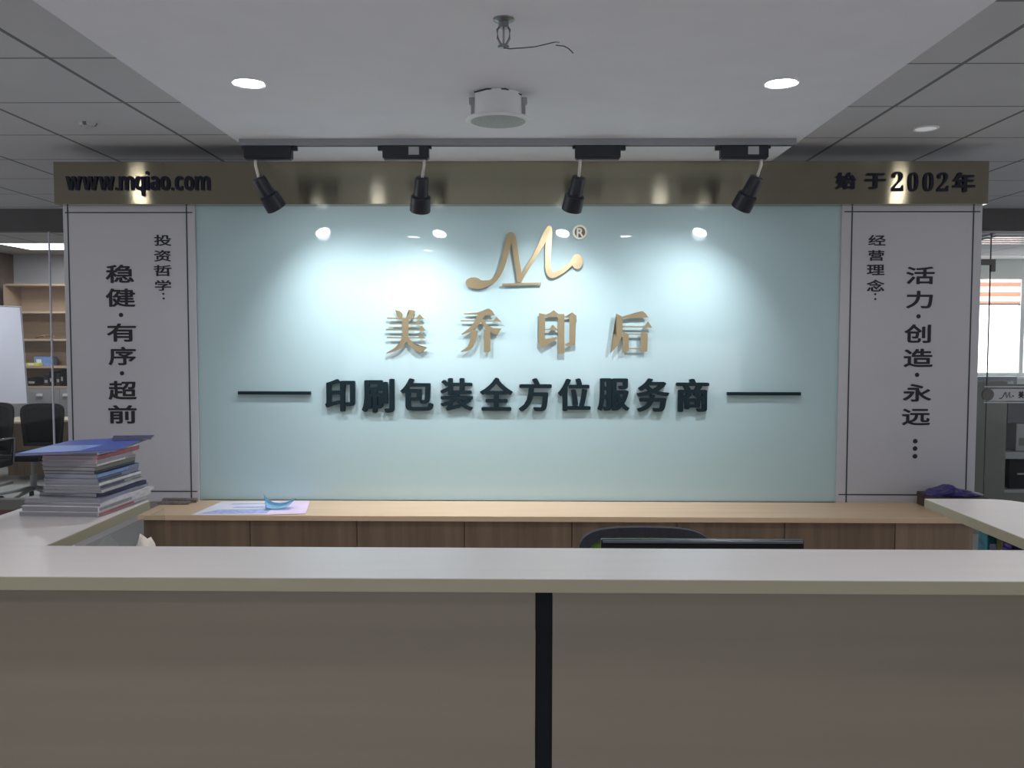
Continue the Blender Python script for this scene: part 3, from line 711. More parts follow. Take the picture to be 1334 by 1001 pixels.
def office_chair(name, label, loc, ang, zback, wback, seat_z, mats, star=True, arms=False, lean=0.05, group=None):
    """backrest faces local -y's far side: the sitter looks along local -y"""
    fr, mesh, metal = mats; x, y, _ = loc
    t = thing(name, label, 'office chair', (x, y, 0), group); W2 = wback / 2
    zlow = seat_z + 0.04
    # back frame: rounded hoop, mesh inside
    N = 24; outer = []; inner = []
    for k in range(N + 1):
        a = PI * k / N
        cx_, cz_ = math.cos(a), math.sin(a)
        sgx = math.copysign(abs(cx_) ** 0.45, cx_); sgz = abs(cz_) ** 0.55
        outer.append((sgx * W2, zback - 0.11 + 0.11 * sgz)); inner.append((sgx * (W2 - 0.03), zback - 0.135 + 0.10 * sgz))
    outer += [(-W2 * 0.86, zlow), (W2 * 0.86, zlow)]; inner += [(-W2 * 0.86 + 0.03, zlow + 0.03), (W2 * 0.86 - 0.03, zlow + 0.03)]

    def P(u, z, d=0.0):
        return Vector((x + u, y + 0.20 + d + lean * (z - zlow) / 0.4 - 0.10 * (abs(u) / W2) ** 2 * 0.5, z))
    bm = bmesh.new(); n = len(outer)
    vo = [[bm.verts.new(P(u, z, d)) for u, z in outer] for d in (0, 0.03)]; vi = [[bm.verts.new(P(u, z, d)) for u, z in inner] for d in (0, 0.03)]
    for k in range(n):
        j = (k + 1) % n
        bm.faces.new((vo[0][k], vo[0][j], vi[0][j], vi[0][k])); bm.faces.new((vo[1][k], vi[1][k], vi[1][j], vo[1][j]))
        bm.faces.new((vo[0][k], vo[1][k], vo[1][j], vo[0][j])); bm.faces.new((vi[0][k], vi[0][j], vi[1][j], vi[1][k]))
    m_ = MB(); m_.add(bm); back = m_.build('back_frame', fr, t)
    bm = bmesh.new(); R_ = 10; rows = []
    for k in range(R_ + 1):
        f = k / R_; z = zlow + 0.02 + f * (zback - zlow - 0.05)
        hw = W2 * (0.86 + 0.14 * min(1, f * 1.2)) - 0.018
        if f > 0.82: hw *= 1 - 0.28 * ((f - 0.82) / 0.18) ** 2
        rows.append([bm.verts.new(P(hw * (2 * j / 10 - 1), z, 0.012)) for j in range(11)])
    for i in range(R_):
        for j in range(10): bm.faces.new((rows[i][j], rows[i][j + 1], rows[i + 1][j + 1], rows[i + 1][j]))
    bmesh.ops.solidify(bm, geom=bm.faces[:], thickness=0.006)
    m_ = MB(); m_.add(bm); m_.build('backrest', mesh, t, True)
    MB().box((x - W2 * 0.95, y - 0.24, seat_z - 0.06), (x + W2 * 0.95, y + 0.20, seat_z), 0.02).build('seat', fr, t)
    MB().tube([(x, y + 0.08, seat_z - 0.055), (x, y + 0.26, seat_z - 0.03), P(0, zlow + 0.03, 0.032)], 0.018).build('back_support', fr, t, True)
    if star:
        MB().lathe([(0.03, 0.10), (0.03, 0.25), (0.02, 0.25), (0.02, seat_z - 0.061)], (x, y, 0), (0, 0, 1), 20).build('gas_column', metal, t)
        for k in range(5):
            a = ang + k * 2 * PI / 5; d = Vector((math.cos(a), math.sin(a), 0))
            lg_ = MB().tube([Vector((x, y, 0.12)) + d * 0.02, Vector((x, y, 0.075)) + d * 0.29], [0.022, 0.014]).build('leg', metal, t, True)
            q = Vector((x, y, 0.028)) + d * 0.285; sd = Vector((-d.y, d.x, 0))
            MB().lathe([(0.028, -0.02), (0.028, 0.02)], q, sd, 16).build('castor', M['black'], lg_)
    else:
        for sx in (-1, 1):
            MB().tube([(x + sx * 0.20, y + 0.14, seat_z - 0.062), (x + sx * 0.20, y - 0.20, seat_z - 0.062), (x + sx * 0.21, y - 0.24, seat_z - 0.10), (x + sx * 0.21, y - 0.24, 0.03), (x + sx * 0.21, y - 0.20, 0.014), (x + sx * 0.21, y + 0.24, 0.014)], 0.013).build('leg', metal, t, True)
    if arms:
        for sx in (-1, 1):
            MB().tube([(x + sx * W2, y + 0.16, seat_z - 0.02), (x + sx * (W2 + 0.03), y + 0.14, seat_z + 0.20), (x + sx * (W2 + 0.03), y - 0.16, seat_z + 0.20), (x + sx * W2, y - 0.20, seat_z - 0.02)], 0.012).build('armrest', M['chrome'], t, True)
    return t


pc = at(840, 689, 3.2)
office_chair('office_chair', 'charcoal office chair with green mesh back behind the reception counter', (pc.x, 2.98, 0), 0.3, pc.z, 0.49, 0.42, (M['fabric'], M['green'], M['black']), lean=0.04)

# things on the shelf under the right wing
def pkg(name, label, cat, px0, px1, Y, h, m, d=0.05, capm=None):
    a, b = at(px0, 705, Y).x, at(px1, 705, Y).x
    t = thing(name, label, cat, ((a + b) / 2, Y, 0.7185))
    MB().box((a, Y, 0.719), (b, Y + d, 0.719 + h), 0.004).build('carton', m, t)
    MB().box((a + 0.003, Y + 0.003, 0.7192 + h), (b - 0.003, Y + d - 0.003, 0.7192 + h + 0.012), 0.003).build('flap', capm or m, t)
    MB().box((a + (b - a) * 0.2, Y - 0.0012, 0.719 + h * 0.72), (b - (b - a) * 0.2, Y + 0.0005, 0.719 + h * 0.9)).build('sticker', M['paper_blue'], t)
    return t


pkg('carton', 'dark teal printed carton under the right counter wing, nearest the white post', 'carton', 1286, 1305, 2.40, 0.30, M['teal'])
pkg('carton', 'olive gold carton under the right counter wing, between teal and violet ones', 'carton', 1306, 1316, 2.37, 0.285, M['olivegold'])
pkg('carton', 'violet printed carton under the right counter wing, at the picture edge', 'carton', 1317, 1340, 2.33, 0.27, M['violet'])

# ------------------------------------------------------------------ the pile of magazines on the left wing
def magazine(name, z, th_, x_right, wdt, y0, dep, rot, spine, cover, label):
    """spine on the right (+x) side, pages towards the front and left"""
    t = thing(name, label, 'magazine', (x_right, y0, z), 'magazines in the pile on the left counter wing')
    c_ = 0.0009
    MB().box((x_right - wdt + 0.002, y0 + 0.001, z + c_), (x_right - 0.002, y0 + dep - 0.001, z + th_ - c_ - 0.0004)).build('pages', M['pages'], t)
    mb = MB().box((x_right - wdt, y0, z), (x_right, y0 + dep, z + c_ * 0.9)).box((x_right - wdt, y0, z + th_ - c_ - 0.0003), (x_right, y0 + dep, z + th_ - 0.0003)).box((x_right - 0.0018, y0, z), (x_right, y0 + dep, z + th_ - 0.0003))
    cov = mb.build('cover', BOOK[cover], t)
    MB().box((x_right - 0.0005, y0 + 0.004, z + th_ * 0.22), (x_right + 0.0004, y0 + dep * random.uniform(0.55, 0.95), z + th_ * 0.75)).build('spine_print', BOOK[spine], cov)
    t.rotation_euler.z = rot
    return t


z = ZC + 0.0006
bfl, bfr = atz(24, 673, ZC), atz(128, 674.5, ZC)
xb, yb0, wb = bfr.x, bfr.y, bfr.x - bfl.x
print('pile', bfl, bfr)
#        thick, right offset, width, depth, front offset, rot, spine print, cover, description
STACK = [(0.013, 0.000, wb, 0.285, 0.000, -0.05, 'red', 'lightgrey', 'pale magazine with red spine print, bottommost of the pile'),
         (0.016, 0.000, wb - 0.004, 0.285, 0.002, -0.07, 'grey', 'white', 'thick white magazine, second from the bottom of the pile'),
         (0.010, 0.006, wb - 0.002, 0.280, 0.004, -0.09, 'white', 'white', 'plain white magazine, third from the bottom of the pile'),
         (0.012, 0.000, wb - 0.012, 0.280, 0.010, -0.04, 'steel', 'grey', 'grey magazine, fourth from the bottom of the pile'),
         (0.013, -0.016, 0.175, 0.230, 0.028, -0.16, 'darkblue', 'darkblue', 'navy magazine, fifth from the bottom, at the foot of the narrow stack'),
         (0.010, -0.002, 0.165, 0.225, 0.030, -0.06, 'lightgrey', 'lightgrey', 'pale grey magazine, sixth from the bottom of the pile'),
         (0.009, -0.008, 0.160, 0.227, 0.030, -0.05, 'darkblue', 'grey', 'grey magazine with dark spine print, seventh from the bottom'),
         (0.010, -0.010, 0.156, 0.227, 0.032, -0.06, 'white', 'white', 'white spined magazine, eighth from the bottom of the pile'),
         (0.012, -0.014, 0.152, 0.227, 0.030, -0.05, 'darkblue', 'steel', 'steel blue magazine with dark print, ninth from the bottom'),
         (0.013, -0.016, 0.150, 0.225, 0.030, -0.07, 'skyblue', 'steel', 'steel blue magazine with pale blue print, eighth from the top'),
         (0.009, -0.022, 0.146, 0.220, 0.032, -0.05, 'darkblue', 'darkblue', 'dark blue magazine, seventh from the top of the pile'),
         (0.011, -0.020, 0.150, 0.217, 0.030, -0.06, 'olive', 'olive', 'olive magazine, sixth from the top of the pile'),
         (0.010, -0.018, 0.152, 0.217, 0.032, -0.05, 'white', 'grey', 'grey magazine with white spine print, fifth from the top'),
         (0.012, -0.016, 0.154, 0.220, 0.030, -0.06, 'grey', 'pinkish', 'pinkish magazine, fourth from the top of the pile'),
         (0.012, -0.012, 0.156, 0.235, 0.030, -0.04, 'red', 'red', 'red spined magazine, third from the top of the pile'),
         (0.009, -0.014, 0.170, 0.225, 0.034, -0.05, 'skyblue', 'white', 'white magazine with blue spine print, just under the blue top one')]
STACK = [s_ for s_ in STACK]
ztop = at(145, 592, yb0 + 0.02).z
k = (ztop - z) / sum(s_[0] for s_ in STACK)
for th_, dx, wd, dp, dy, rot, sp_, cv, lab in STACK:
    magazine('magazine', z, th_ * k, xb + dx, wd, yb0 + dy, dp, rot, sp_, cv, lab); z += th_ * k + 0.0002
tp = thing('magazine', 'glossy blue magazine lying askew on top of the pile, overhanging to the left', 'magazine', (xb - 0.02, yb0 + 0.02, z), 'magazines in the pile on the left counter wing')
pts = [atz(20, 594.5, z), atz(150, 589, z), atz(197, 571, z), atz(92, 577, z)]
print('top mag', pts)
MB().slab([p_ + Vector((0, 0, 0.001)) for p_ in pts], (0, 0, 0.004)).build('pages', M['pages'], tp)
cen = sum(pts, Vector()) / 4
MB().slab([cen + (p_ - cen) * 1.012 + Vector((0, 0, 0.0053)) for p_ in pts], (0, 0, 0.0010)).slab([cen + (p_ - cen) * 1.012 for p_ in pts], (0, 0, 0.0009)).build('cover', BOOK['blue'], tp)
q = [cen + (p_ - cen) * 0.97 for p_ in pts]
MB().slab([q[0] + Vector((0, 0, 0.0064)), q[1] * 0.62 + q[0] * 0.38 + Vector((0, 0, 0.0064)), q[2] * 0.40 + q[1] * 0.3 + q[0] * 0.3 + Vector((0, 0, 0.0064)), q[3] * 0.55 + q[0] * 0.45 + Vector((0, 0, 0.0064))], (0, 0, 0.0003)).build('cover_picture', BOOK['skyblue'], tp)
z2 = z + 0.0072
pts = [atz(146, 574, z2), atz(197, 573, z2), atz(201, 569.0, z2), atz(148, 569.8, z2)]
t = thing('booklet', 'small dark blue booklet at the back corner of the magazine pile top', 'booklet', pts[0])
MB().slab([p_ + Vector((0, 0, 0.0008)) for p_ in pts], (0, 0, 0.003)).build('pages', M['pages'], t)
MB().slab([p_ + Vector((0, 0, 0.004)) for p_ in pts], (0, 0, 0.0008)).slab(pts, (0, 0, 0.0007)).build('cover', BOOK['darkblue'], t)

# ------------------------------------------------------------------ glass partitions and the offices behind
zh = at(40, 302, YG).z; zk0 = at(10, 663, YG).z; zk1 = at(10, 650, YG).z
for side, x0, x1 in (('left', -7.5, -2.2), ('right', 2.2, 7.5)):
    struct(MB().box((x0, YG - 0.06, zh), (x1, YG + 0.06, H_TILE - 0.001)).build('trim_header_' + side, M['header']))
struct(MB().box((-7.5, YG - 0.04, 0.0), (-2.2, YG + 0.04, zk0)).build('baseboard_left', M['kick']))
struct(MB().box((-7.5, YG - 0.045, zk0), (-2.2, YG + 0.045, zk1)).build('trim_sill_left', M['olive']))


def glass_panel(label, x0, x1, z0, nm='glass_partition'):
    t = thing(nm, label, 'glass panel', ((x0 + x1) / 2, YG, z0))
    MB().box((x0 + 0.004, YG - 0.006, z0 + 0.001), (x1 - 0.004, YG + 0.006, zh - 0.001)).build('pane', M['glass'], t)
    return t


xg = at(67.5, 450, YG).x
for lab, a, b in (('clear glass office panel at the far left, before the whiteboard', xg - 2.0, xg), ('clear glass office panel beside the left banner, before the bookcase', xg, xg + 2.0)):
    t = glass_panel(lab, a, b, zk1)
    if b > xg:
        MB().box((xg - 0.0045, YG - 0.008, zk1 + 0.001), (xg + 0.0045, YG + 0.008, zh - 0.001)).build('edge_strip', M['whiteboard'], t)

# left office
yw_ = 10.7
xcor = at(19, 400, yw_).x
struct(MB().box((xcor, yw_, 0), (-0.4, yw_ + 0.1, H_TILE)).build('wall_office_back', M['wall_grey']))
struct(MB().box((xcor - 0.1, YG + 0.1, 0), (xcor, yw_ + 0.1, H_TILE)).build('wall_office_left', M['wall_brown']))
struct(MB().box((-0.45, YG + 0.1, 0), (-0.35, 12, H_TILE)).build('wall_office_middle', M['wall_grey']))
a, b = atz(24, 321, H_TILE), atz(83, 321, H_TILE)
t = thing('ceiling_panel_light', 'bright long light panel in the ceiling of the left office', 'ceiling light', ((a.x + b.x) / 2 + 0.3, 9.65, H_TILE))
MB().box((a.x, 9.32, H_TILE - 0.012), (a.x + 1.2, 9.97, H_TILE - 0.0005)).build('panel_frame', M['white'], t)
MB().box((a.x + 0.02, 9.34, H_TILE - 0.016), (a.x + 1.18, 9.95, H_TILE - 0.0125)).build('diffuser', M['led'], t)
L = bpy.data.lights.new('panel', 'AREA'); L.shape = 'RECTANGLE'; L.size = 1.1; L.size_y = 0.55; L.energy = 15; L.color = (0.93, 0.93, 1)
lo = bpy.data.objects.new('panel', L); C.objects.link(lo); lo.parent = t; lo.location = Vector((a.x + 0.6, 9.65, H_TILE - 0.02)) - t.location

t = thing('ceiling_panel_light', 'unseen light panel added behind the dark header to brighten the left office', 'ceiling light', (-5.9, 7.9, H_TILE))  # added panel hidden by the header, lights the whiteboard from the front
MB().box((-6.5, 7.6, H_TILE - 0.012), (-5.3, 8.2, H_TILE - 0.0005)).build('panel_frame', M['white'], t)
MB().box((-6.48, 7.62, H_TILE - 0.016), (-5.32, 8.18, H_TILE - 0.0125)).build('diffuser', M['led'], t)
L2 = bpy.data.lights.new('panel', 'AREA'); L2.shape = 'RECTANGLE'; L2.size = 1.1; L2.size_y = 0.55; L2.energy = 24; L2.color = (0.93, 0.93, 1)
lo = bpy.data.objects.new('panel', L2); C.objects.link(lo); lo.parent = t; lo.location = (0, 0, -0.02)

# bookcase
yk = 10.33
bx = [at(6, 400, yk).x, at(6, 400, yk).x + 1.25]
bk = thing('bookcase', 'open pale wood bookcase with grey base cupboards in the left office', 'bookcase', ((bx[0] + bx[1]) / 2, yk + 0.17, 0))
zs = [at(70, y_, yk).z for y_ in (371, 407, 443, 478.5, 505)]
MB().box((bx[0], yk + 0.33, zs[4]), (bx[1], yk + 0.345, zs[0])).build('back_panel', M['ply'], bk)
for x_ in bx: MB().box((x_ - 0.012, yk, 0.0), (x_ + 0.012, yk + 0.33, zs[0])).build('side_panel', M['ply'], bk)
for z_ in zs: MB().box((bx[0] + 0.0125, yk, z_ - 0.012), (bx[1] - 0.0125, yk + 0.329, z_ + 0.012)).build('shelf', M['ply'], bk)
xm_ = (bx[0] + bx[1]) / 2
for a, b in ((bx[0] + 0.014, xm_ - 0.002), (xm_ + 0.002, bx[1] - 0.014)):
    dd = MB().box((a, yk - 0.001, 0.06), (b, yk + 0.017, zs[4] - 0.015), 0.002).build('cupboard_door', M['cab_grey'], bk)
    hx = at(52, 515, yk).x if a < xm_ else a + 0.08
    MB().box((hx - 0.035, yk - 0.02, at(52, 516.5, yk).z), (hx + 0.035, yk - 0.001, at(52, 513, yk).z), 0.003).build('handle', M['white'], dd)
for nm, lab, cat, px, zi, h_, m_ in (('folded_leaflet', 'yellow leaflet lying on the bookcase shelf in front of blue boxes', 'leaflet', (38, 55), 3, 0.035, 'olivegold'),
                                   ('blue_box', 'pale blue box lying on the lower bookcase shelf', 'box', (43, 65), 3, 0.11, 'steel')):
    a, b = at(px[0], 470, yk + 0.1).x, at(px[1], 470, yk + 0.1).x
    m2 = BOOK['skyblue'] if nm == 'blue_box' else mat('lemon_yellow', (0.6, 0.62, 0.10), 0.5)
    y_ = yk + (0.12 if nm == 'blue_box' else 0.03)
    t = thing(nm, lab, cat, ((a + b) / 2, y_, zs[zi] + 0.0125))
    MB().box((a, y_, zs[zi] + 0.0125), (b, y_ + (0.15 if nm == 'blue_box' else 0.08), zs[zi] + 0.0125 + h_), 0.004).build('carton', m2, t)
    MB().box((a + 0.03, y_ - 0.0015, zs[zi] + 0.0125 + h_ * 0.3), (a + 0.09, y_, zs[zi] + 0.0125 + h_ * 0.7)).build('sticker', M['paper'], t)
for i, (x0, x1, h_) in enumerate(((36, 46, 0.10), (57, 63, 0.13), (64, 69, 0.17), (73, 78, 0.15), (78.5, 83, 0.20))):
    a, b = at(x0, 495, yk + 0.08).x, at(x1, 495, yk + 0.08).x
    t = thing('file_box', ['low dark file box at the left of the bottom bookcase shelf', 'small dark file box, second on the bottom bookcase shelf', 'dark file box just left of the glass edge on the bottom shelf',
                           'dark file box just right of the glass edge on the bottom shelf', 'tallest dark file box beside the left banner on the bottom shelf'][i], 'file box', ((a + b) / 2, yk + 0.08, zs[4] + 0.0125), 'dark file boxes on the bottom bookcase shelf')
    MB().box((a, yk + 0.08, zs[4] + 0.0125), (b, yk + 0.28, zs[4] + 0.0125 + h_), 0.003).build('box_body', M['navy'] if i % 2 else M['chairblack'], t)
    MB().box((a + 0.01, yk + 0.0785, zs[4] + 0.0125 + h_ * 0.3), (b - 0.01, yk + 0.0802, zs[4] + 0.0125 + h_ * 0.55)).build('spine_label', M['label'], t)
a = at(50, 438, yk + 0.1)
t = thing('branch_ornament', 'brown branch shaped ornament lying on the middle bookcase shelf', 'ornament', (a.x, yk + 0.1, zs[2] + 0.0125))
MB().tube([(a.x - 0.03, yk + 0.1, zs[2] + 0.025), (a.x + 0.06, yk + 0.1, zs[2] + 0.05), (a.x + 0.15, yk + 0.12, zs[2] + 0.055), (a.x + 0.22, yk + 0.1, zs[2] + 0.024)], [0.008, 0.012, 0.012, 0.006]).tube([(a.x + 0.06, yk + 0.1, zs[2] + 0.05), (a.x + 0.10, yk + 0.07, zs[2] + 0.022)], 0.006).build('branch', M['door_pale'], t, True)
MB().box((a.x - 0.03, yk + 0.05, zs[2] + 0.0128), (a.x + 0.22, yk + 0.15, zs[2] + 0.0205), 0.003).build('base', M['door'], t)

# whiteboard on an easel
yv = 8.95
c0, c1, c2, c3 = at(-75, 396, yv), at(26.5, 400, yv), at(36, 526, yv - 0.05), at(-75, 528, yv - 0.05)
t = thing('whiteboard', 'large blank whiteboard on a stand at the left picture edge', 'whiteboard', ((c0.x + c1.x) / 2, yv, 0))
MB().slab([c0, c1, c2, c3], (0, 0.02, 0)).build('board', M['whiteboard'], t)
MB().tube([c0, c1, c2, c3, c0], 0.008, 8).build('frame', M['label'], t)
for px in (-60, -5):
    a = at(px, 526, yv + 0.045)
    lg_ = MB().tube([(a.x, yv + 0.045, 0.03), (a.x, yv + 0.045, c0.z - 0.05)], 0.014).build('leg', M['cab_grey'], t)
    MB().box((a.x - 0.02, yv - 0.20, 0.0), (a.x + 0.02, yv + 0.28, 0.03), 0.005).build('foot', M['cab_grey'], lg_)

# chairs and table in the left office
ch1 = at(-13, 560, 7.75)
office_chair('office_chair', 'black mesh office chair cut by the left picture edge, before the whiteboard', (ch1.x, 7.55, 0), 0.2, at(2, 525, 7.75).z, 0.44, 0.47, (M['chairblack'], M['chairblack'], M['black']), arms=True, lean=0.03)
ch2 = at(57, 560, 8.45)
office_chair('office_chair', 'black mesh chair with tubular legs in the left office, under the bookcase', (ch2.x, 8.25, 0), 0.9, at(57, 526, 8.45).z, 0.42, 0.46, (M['chairblack'], M['chairblack'], M['cab_grey']), star=True, lean=0.02)
ta_ = at(10, 549, 9.3)
t = thing('side_table', 'cream topped wooden table between the two black office chairs', 'table', (ta_.x + 0.3, 9.5, 0))
MB().box((ta_.x - 0.2, 9.25, ta_.z - 0.02), (ta_.x + 0.55, 9.85, ta_.z), 0.003).build('table_top', mat('cream_top', (0.72, 0.62, 0.46), 0.4), t)
MB().box((ta_.x - 0.1, 9.45, 0.05), (ta_.x + 0.47, 9.80, ta_.z - 0.021)).build('cupboard', M['door_pale'], t)
for sx in (-0.17, 0.50):
    for sy in (9.28, 9.80): MB().box((ta_.x + sx, sy, 0), (ta_.x + sx + 0.03, sy + 0.03, ta_.z - 0.021)).build('leg', M['door_pale'], t)

# right office
zr_h = at(1300, 302, YG).z
xd = at(1287, 440, YG).x
dr = thing('glass_door', 'frameless glass office door at the right edge with white logo band', 'door', (xd + 0.5, YG, 0.012))
MB().box((xd + 0.004, YG - 0.006, 0.012), (xd + 1.0, YG + 0.006, zh - 0.006)).build('pane', M['glass'], dr)
MB().box((xd + 0.0005, YG - 0.0065, 0.012), (xd + 0.0055, YG + 0.0065, zh - 0.006)).build('glass_edge', M['olive'], dr)
za, zb2 = at(1300, 354, YG).z, at(1300, 338, YG).z; zmid = at(1300, 345.5, YG).z
x0, x1 = at(1275, 345, YG).x, at(1296, 345, YG).x
MB().box((x0 - 0.10, YG - 0.015, zmid), (x1, YG + 0.015, zb2), 0.002).box((xd + 0.002, YG - 0.015, za), (x1, YG + 0.015, zmid + 0.002), 0.002).build('patch_fitting', M['olive'], dr)
fa, fb = at(1282, 522.5, YG - 0.01), at(1282, 507, YG - 0.01)
bd = MB().box((xd - 0.02, YG - 0.0085, fa.z), (xd + 1.0, YG - 0.0065, fb.z)).build('frosted_band', M['frost'], dr)
for y_ in (504.0, 524.5):
    zz_ = at(1300, y_, YG).z
    MB().box((xd - 0.02, YG - 0.0085, zz_ - 0.005), (xd + 1.0, YG - 0.0065, zz_ + 0.005)).build('frosted_line', M['frost'], bd)
c = at(1286.5, 514.3, YG - 0.009)
MB().lathe([(0.048, 0), (0.048, 0.006), (0.04, 0.009)], c, (0, -1, 0), 32).build('pull_disc', M['olive'], dr)
mk = [(1301.5, 519), (1304, 519.5), (1306.5, 517.5), (1309, 511.8), (1310, 511.2), (1311.3, 518.5), (1315.3, 511), (1315.6, 518), (1317.5, 518)]
P_ = [at(x_, y_, YG - 0.0095) for x_, y_ in mk]
mb = MB().tube(P_, 0.0032, 6); q = at(1319.6, 516.2, YG - 0.0095); mb.lathe([(0.006, 0), (0.006, 0.002)], q, (0, -1, 0), 12)
mb.build('band_logo', M['ink'], bd)
char('美', (1326.5, 510, 1334, 519), YG - 0.0085, 0.0015, M['ink'], bd, (0.04, 0.03), 'band_character')
char('乔', (1338.5, 510, 1346, 519), YG - 0.0085, 0.0015, M['ink'], bd, (0.04, 0.03), 'band_character')
glass_panel('clear glass side panel between the glass door and the right banner', 2.6, xd - 0.004, 0.012)

yq = 11.2
wx0, wx1 = at(1225, 400, yq).x, at(1330, 400, yq).x
wz0, wz1 = at(1300, 490, yq).z, at(1300, 364, yq).z
struct(MB().box((-0.35, yq, 0), (9, yq + 0.1, wz0)).box((-0.35, yq, wz1), (9, yq + 0.1, H_TILE)).box((-0.35, yq, wz0), (wx0 - 0.02, yq + 0.1, wz1)).box((wx1 + 1.2, yq, wz0), (9, yq + 0.1, wz1)).build('wall_right', M['wall_pale']))
win = struct(MB().box((wx0 - 0.02, yq + 0.06, wz0), (wx1 + 1.2, yq + 0.07, wz1)).build('window_1', M['day']))
fr = MB()
for xw in (wx0 - 0.02, wx1, wx1 + 1.15): fr.box((xw, yq + 0.0, wz0), (xw + 0.05, yq + 0.058, wz1))
fr.box((wx0 - 0.02, yq + 0.001, wz0), (wx1 + 1.2, yq + 0.057, wz0 + 0.04)); fr.build('window_frame', M['white'], win)
MB().box((wx0 - 0.05, yq - 0.10, wz0 - 0.03), (wx1 + 1.25, yq - 0.0005, wz0 - 0.0005)).build('window_sill', M['white'], win)
bl = thing('roller_blind', 'terracotta and white striped zebra blind at the top of the right office window', 'blind', ((wx0 + wx1) / 2, yq - 0.03, wz1))
zr = [at(1300, y_, yq - 0.03).z for y_ in (365, 368.5, 373.5, 381, 386.5, 393, 396)]
x1b = at(1329.5, 380, yq - 0.03).x
for i in range(6):
    MB().box((wx0, yq - 0.035, zr[i + 1] + 0.0005), (x1b, yq - 0.030, zr[i])).build('blind_band', M['blind_white'] if i % 2 == 0 else M['blind_red'], bl)
MB().tube([(wx0, yq - 0.0325, zr[6] - 0.008), (x1b, yq - 0.0325, zr[6] - 0.008)], 0.010).build('bottom_rail', M['label'], bl)
zl0, zl1 = at(1300, 333, yq - 0.5).z, at(1300, 321, yq - 0.5).z
struct(MB().box((-0.34, yq - 0.5, zl0), (9, yq - 0.01, H_TILE - 0.001)).build('trim_beam', M['white']))
v0 = atz(1310, 315, H_TILE)
t = thing('ceiling_vent', 'pale slatted vent in the ceiling of the right office', 'vent', (v0.x, 8.9, H_TILE))
MB().box((v0.x - 0.5, 8.5, H_TILE - 0.012), (v0.x + 0.5, 9.3, H_TILE - 0.0005)).build('vent_frame', M['white'], t)
for k in range(4): MB().box((v0.x - 0.46, 8.56 + 0.18 * k, H_TILE - 0.03), (v0.x + 0.46, 8.66 + 0.18 * k, H_TILE - 0.0125)).build('vent_slat', M['chrome'], t)

# cubicle cabinet with its things
yu = 7.9
ux0, ux1 = at(1255, 560, yu).x, at(1311, 560, yu).x
zu = at(1290, 497, yu).z
cu = thing('cubicle_unit', 'olive grey cubicle wall with open shelf bays behind the glass door', 'cubicle', ((ux0 + ux1) / 2, yu, 0))
MB().box((ux0 - 0.3, yu, 0), (ux1, yu + 0.05, zu), 0.003).build('end_panel', M['olive'], cu)
xe = ux1 + 1.0
sh = [at(1320, y_, yu + 0.02).z for y_ in (524, 553, 589, 598, 638)]
for z0_, z1_ in ((sh[3], sh[2]), (sh[4] - 0.03, sh[4])): MB().box((ux1, yu + 0.01, z0_), (xe, yu + 0.5, z1_), 0.002).build('shelf', M['cab_grey'], cu)
MB().box((ux1, yu + 0.5, 0), (xe, yu + 0.52, zu - 0.05)).build('back_panel', M['olive'], cu)
MB().box((ux1, yu + 0.02, 0), (xe, yu + 0.04, sh[4] - 0.031)).build('kick_panel', M['olive'], cu)
xs0 = at(1322, 570, yu + 0.1).x
t = thing('computer_tower', 'grey computer case on the shelf under the dark blue monitor', 'computer', (xs0 + 0.25, yu + 0.2, sh[2]))
MB().box((xs0, yu + 0.08, sh[2] + 0.0005), (xs0 + 0.6, yu + 0.45, sh[1] - 0.001), 0.004).build('case', M['cab_grey'], t)
MB().box((xs0 + 0.03, yu + 0.077, sh[2] + 0.05), (xs0 + 0.2, yu + 0.0802, sh[2] + 0.12)).build('front_drive', M['olive'], t)
xs1 = at(1312.5, 540, yu + 0.1).x
t = thing('computer_monitor', 'dark blue monitor back behind the glass door, below the logo band', 'monitor', (xs1 + 0.3, yu + 0.2, sh[1]))
MB().box((xs1, yu + 0.1, sh[1] + 0.0), (xs1 + 0.62, yu + 0.14, sh[0] + 0.03), 0.004).build('housing', M['navy'], t)
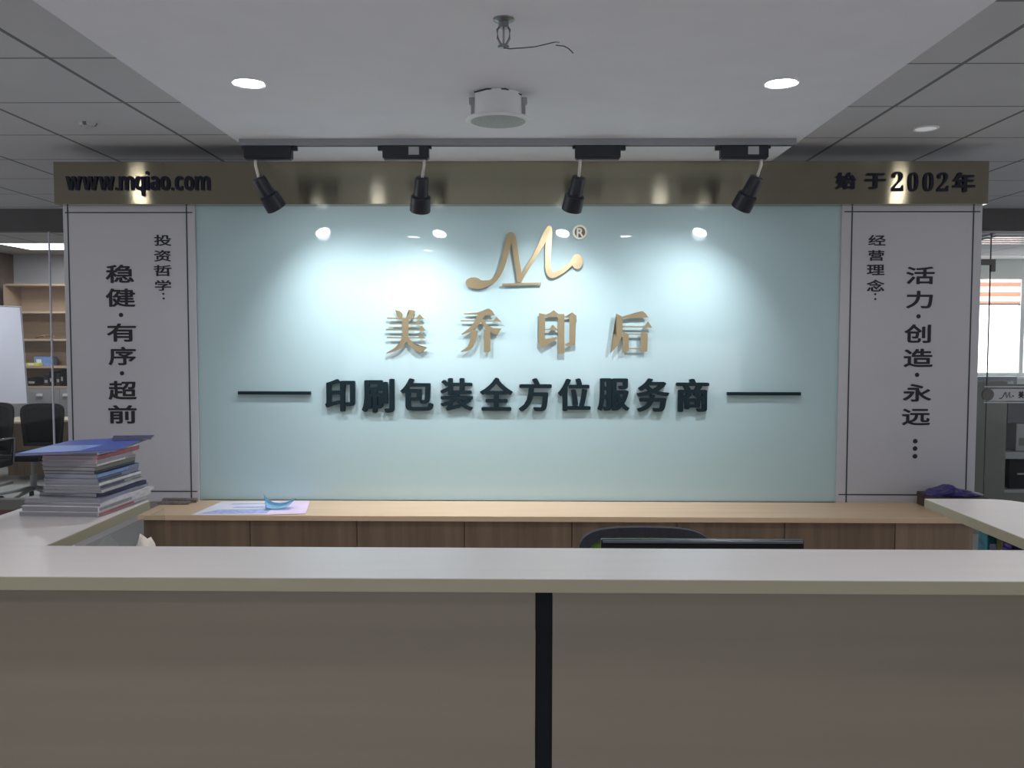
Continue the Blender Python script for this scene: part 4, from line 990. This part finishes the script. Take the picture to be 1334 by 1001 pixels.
MB().box((xs0 + 0.06, yu + 0.15, sh[1] - 0.0005), (xs0 + 0.30, yu + 0.36, sh[1] + 0.012)).build('base', M['navy'], t)
MB().box((xs1 + 0.16, yu + 0.094, sh[1] + 0.08), (xs1 + 0.24, yu + 0.1002, sh[1] + 0.10)).build('badge', M['label'], t)
t = thing('printer', 'black printer in the low bay of the cubicle at the right edge', 'printer', (xs1 + 0.3, yu + 0.2, sh[4]))
MB().box((xs1 + 0.01, yu + 0.06, sh[4] + 0.0005), (xs1 + 0.62, yu + 0.45, sh[3] - 0.004), 0.006).build('case', M['chairblack'], t)
MB().box((at(1330, 620, yu).x, yu + 0.054, at(1330, 619.8, yu).z), (xs1 + 0.6, yu + 0.0602, at(1330, 618, yu).z)).build('paper_slot', M['label'], t)
# monitors seen against the window, over the cubicle wall
yv2 = 9.2
a, b = at(1268, 497, yv2), at(1325, 491, yv2)
t = thing('office_desk', 'grey office desk below the bright window in the right office', 'desk', (a.x + 0.5, yv2 + 0.2, 0))
MB().box((a.x - 0.5, yv2 - 0.1, a.z - 0.20), (b.x + 0.9, yv2 + 0.6, a.z - 0.17)).build('desk_top', M['cab_grey'], t)
for x_ in (a.x - 0.48, b.x + 0.86): MB().box((x_, yv2 - 0.08, 0), (x_ + 0.03, yv2 + 0.58, a.z - 0.2005)).build('leg', M['cab_grey'], t)
MB().box((a.x - 0.3, yv2 + 0.0, a.z - 0.1695), (b.x, yv2 + 0.03, b.z)).build('desk_screen', M['bezel'], t)
c0 = at(1312.5, 502, yv2 - 0.06); c1 = at(1324, 497, yv2 - 0.06)
t = thing('name_card', 'small white card clipped to the desk screen under the bright window', 'card', (c0.x, yv2 - 0.01, c0.z))
MB().box((c0.x, yv2 - 0.012, c0.z), (c1.x, yv2 - 0.001, c1.z), 0.001).build('card', M['frost'], t)
MB().box((c0.x + 0.03, yv2 - 0.014, c1.z - 0.006), (c1.x - 0.03, yv2 - 0.002, c1.z + 0.006)).build('clip', M['cab_grey'], t)
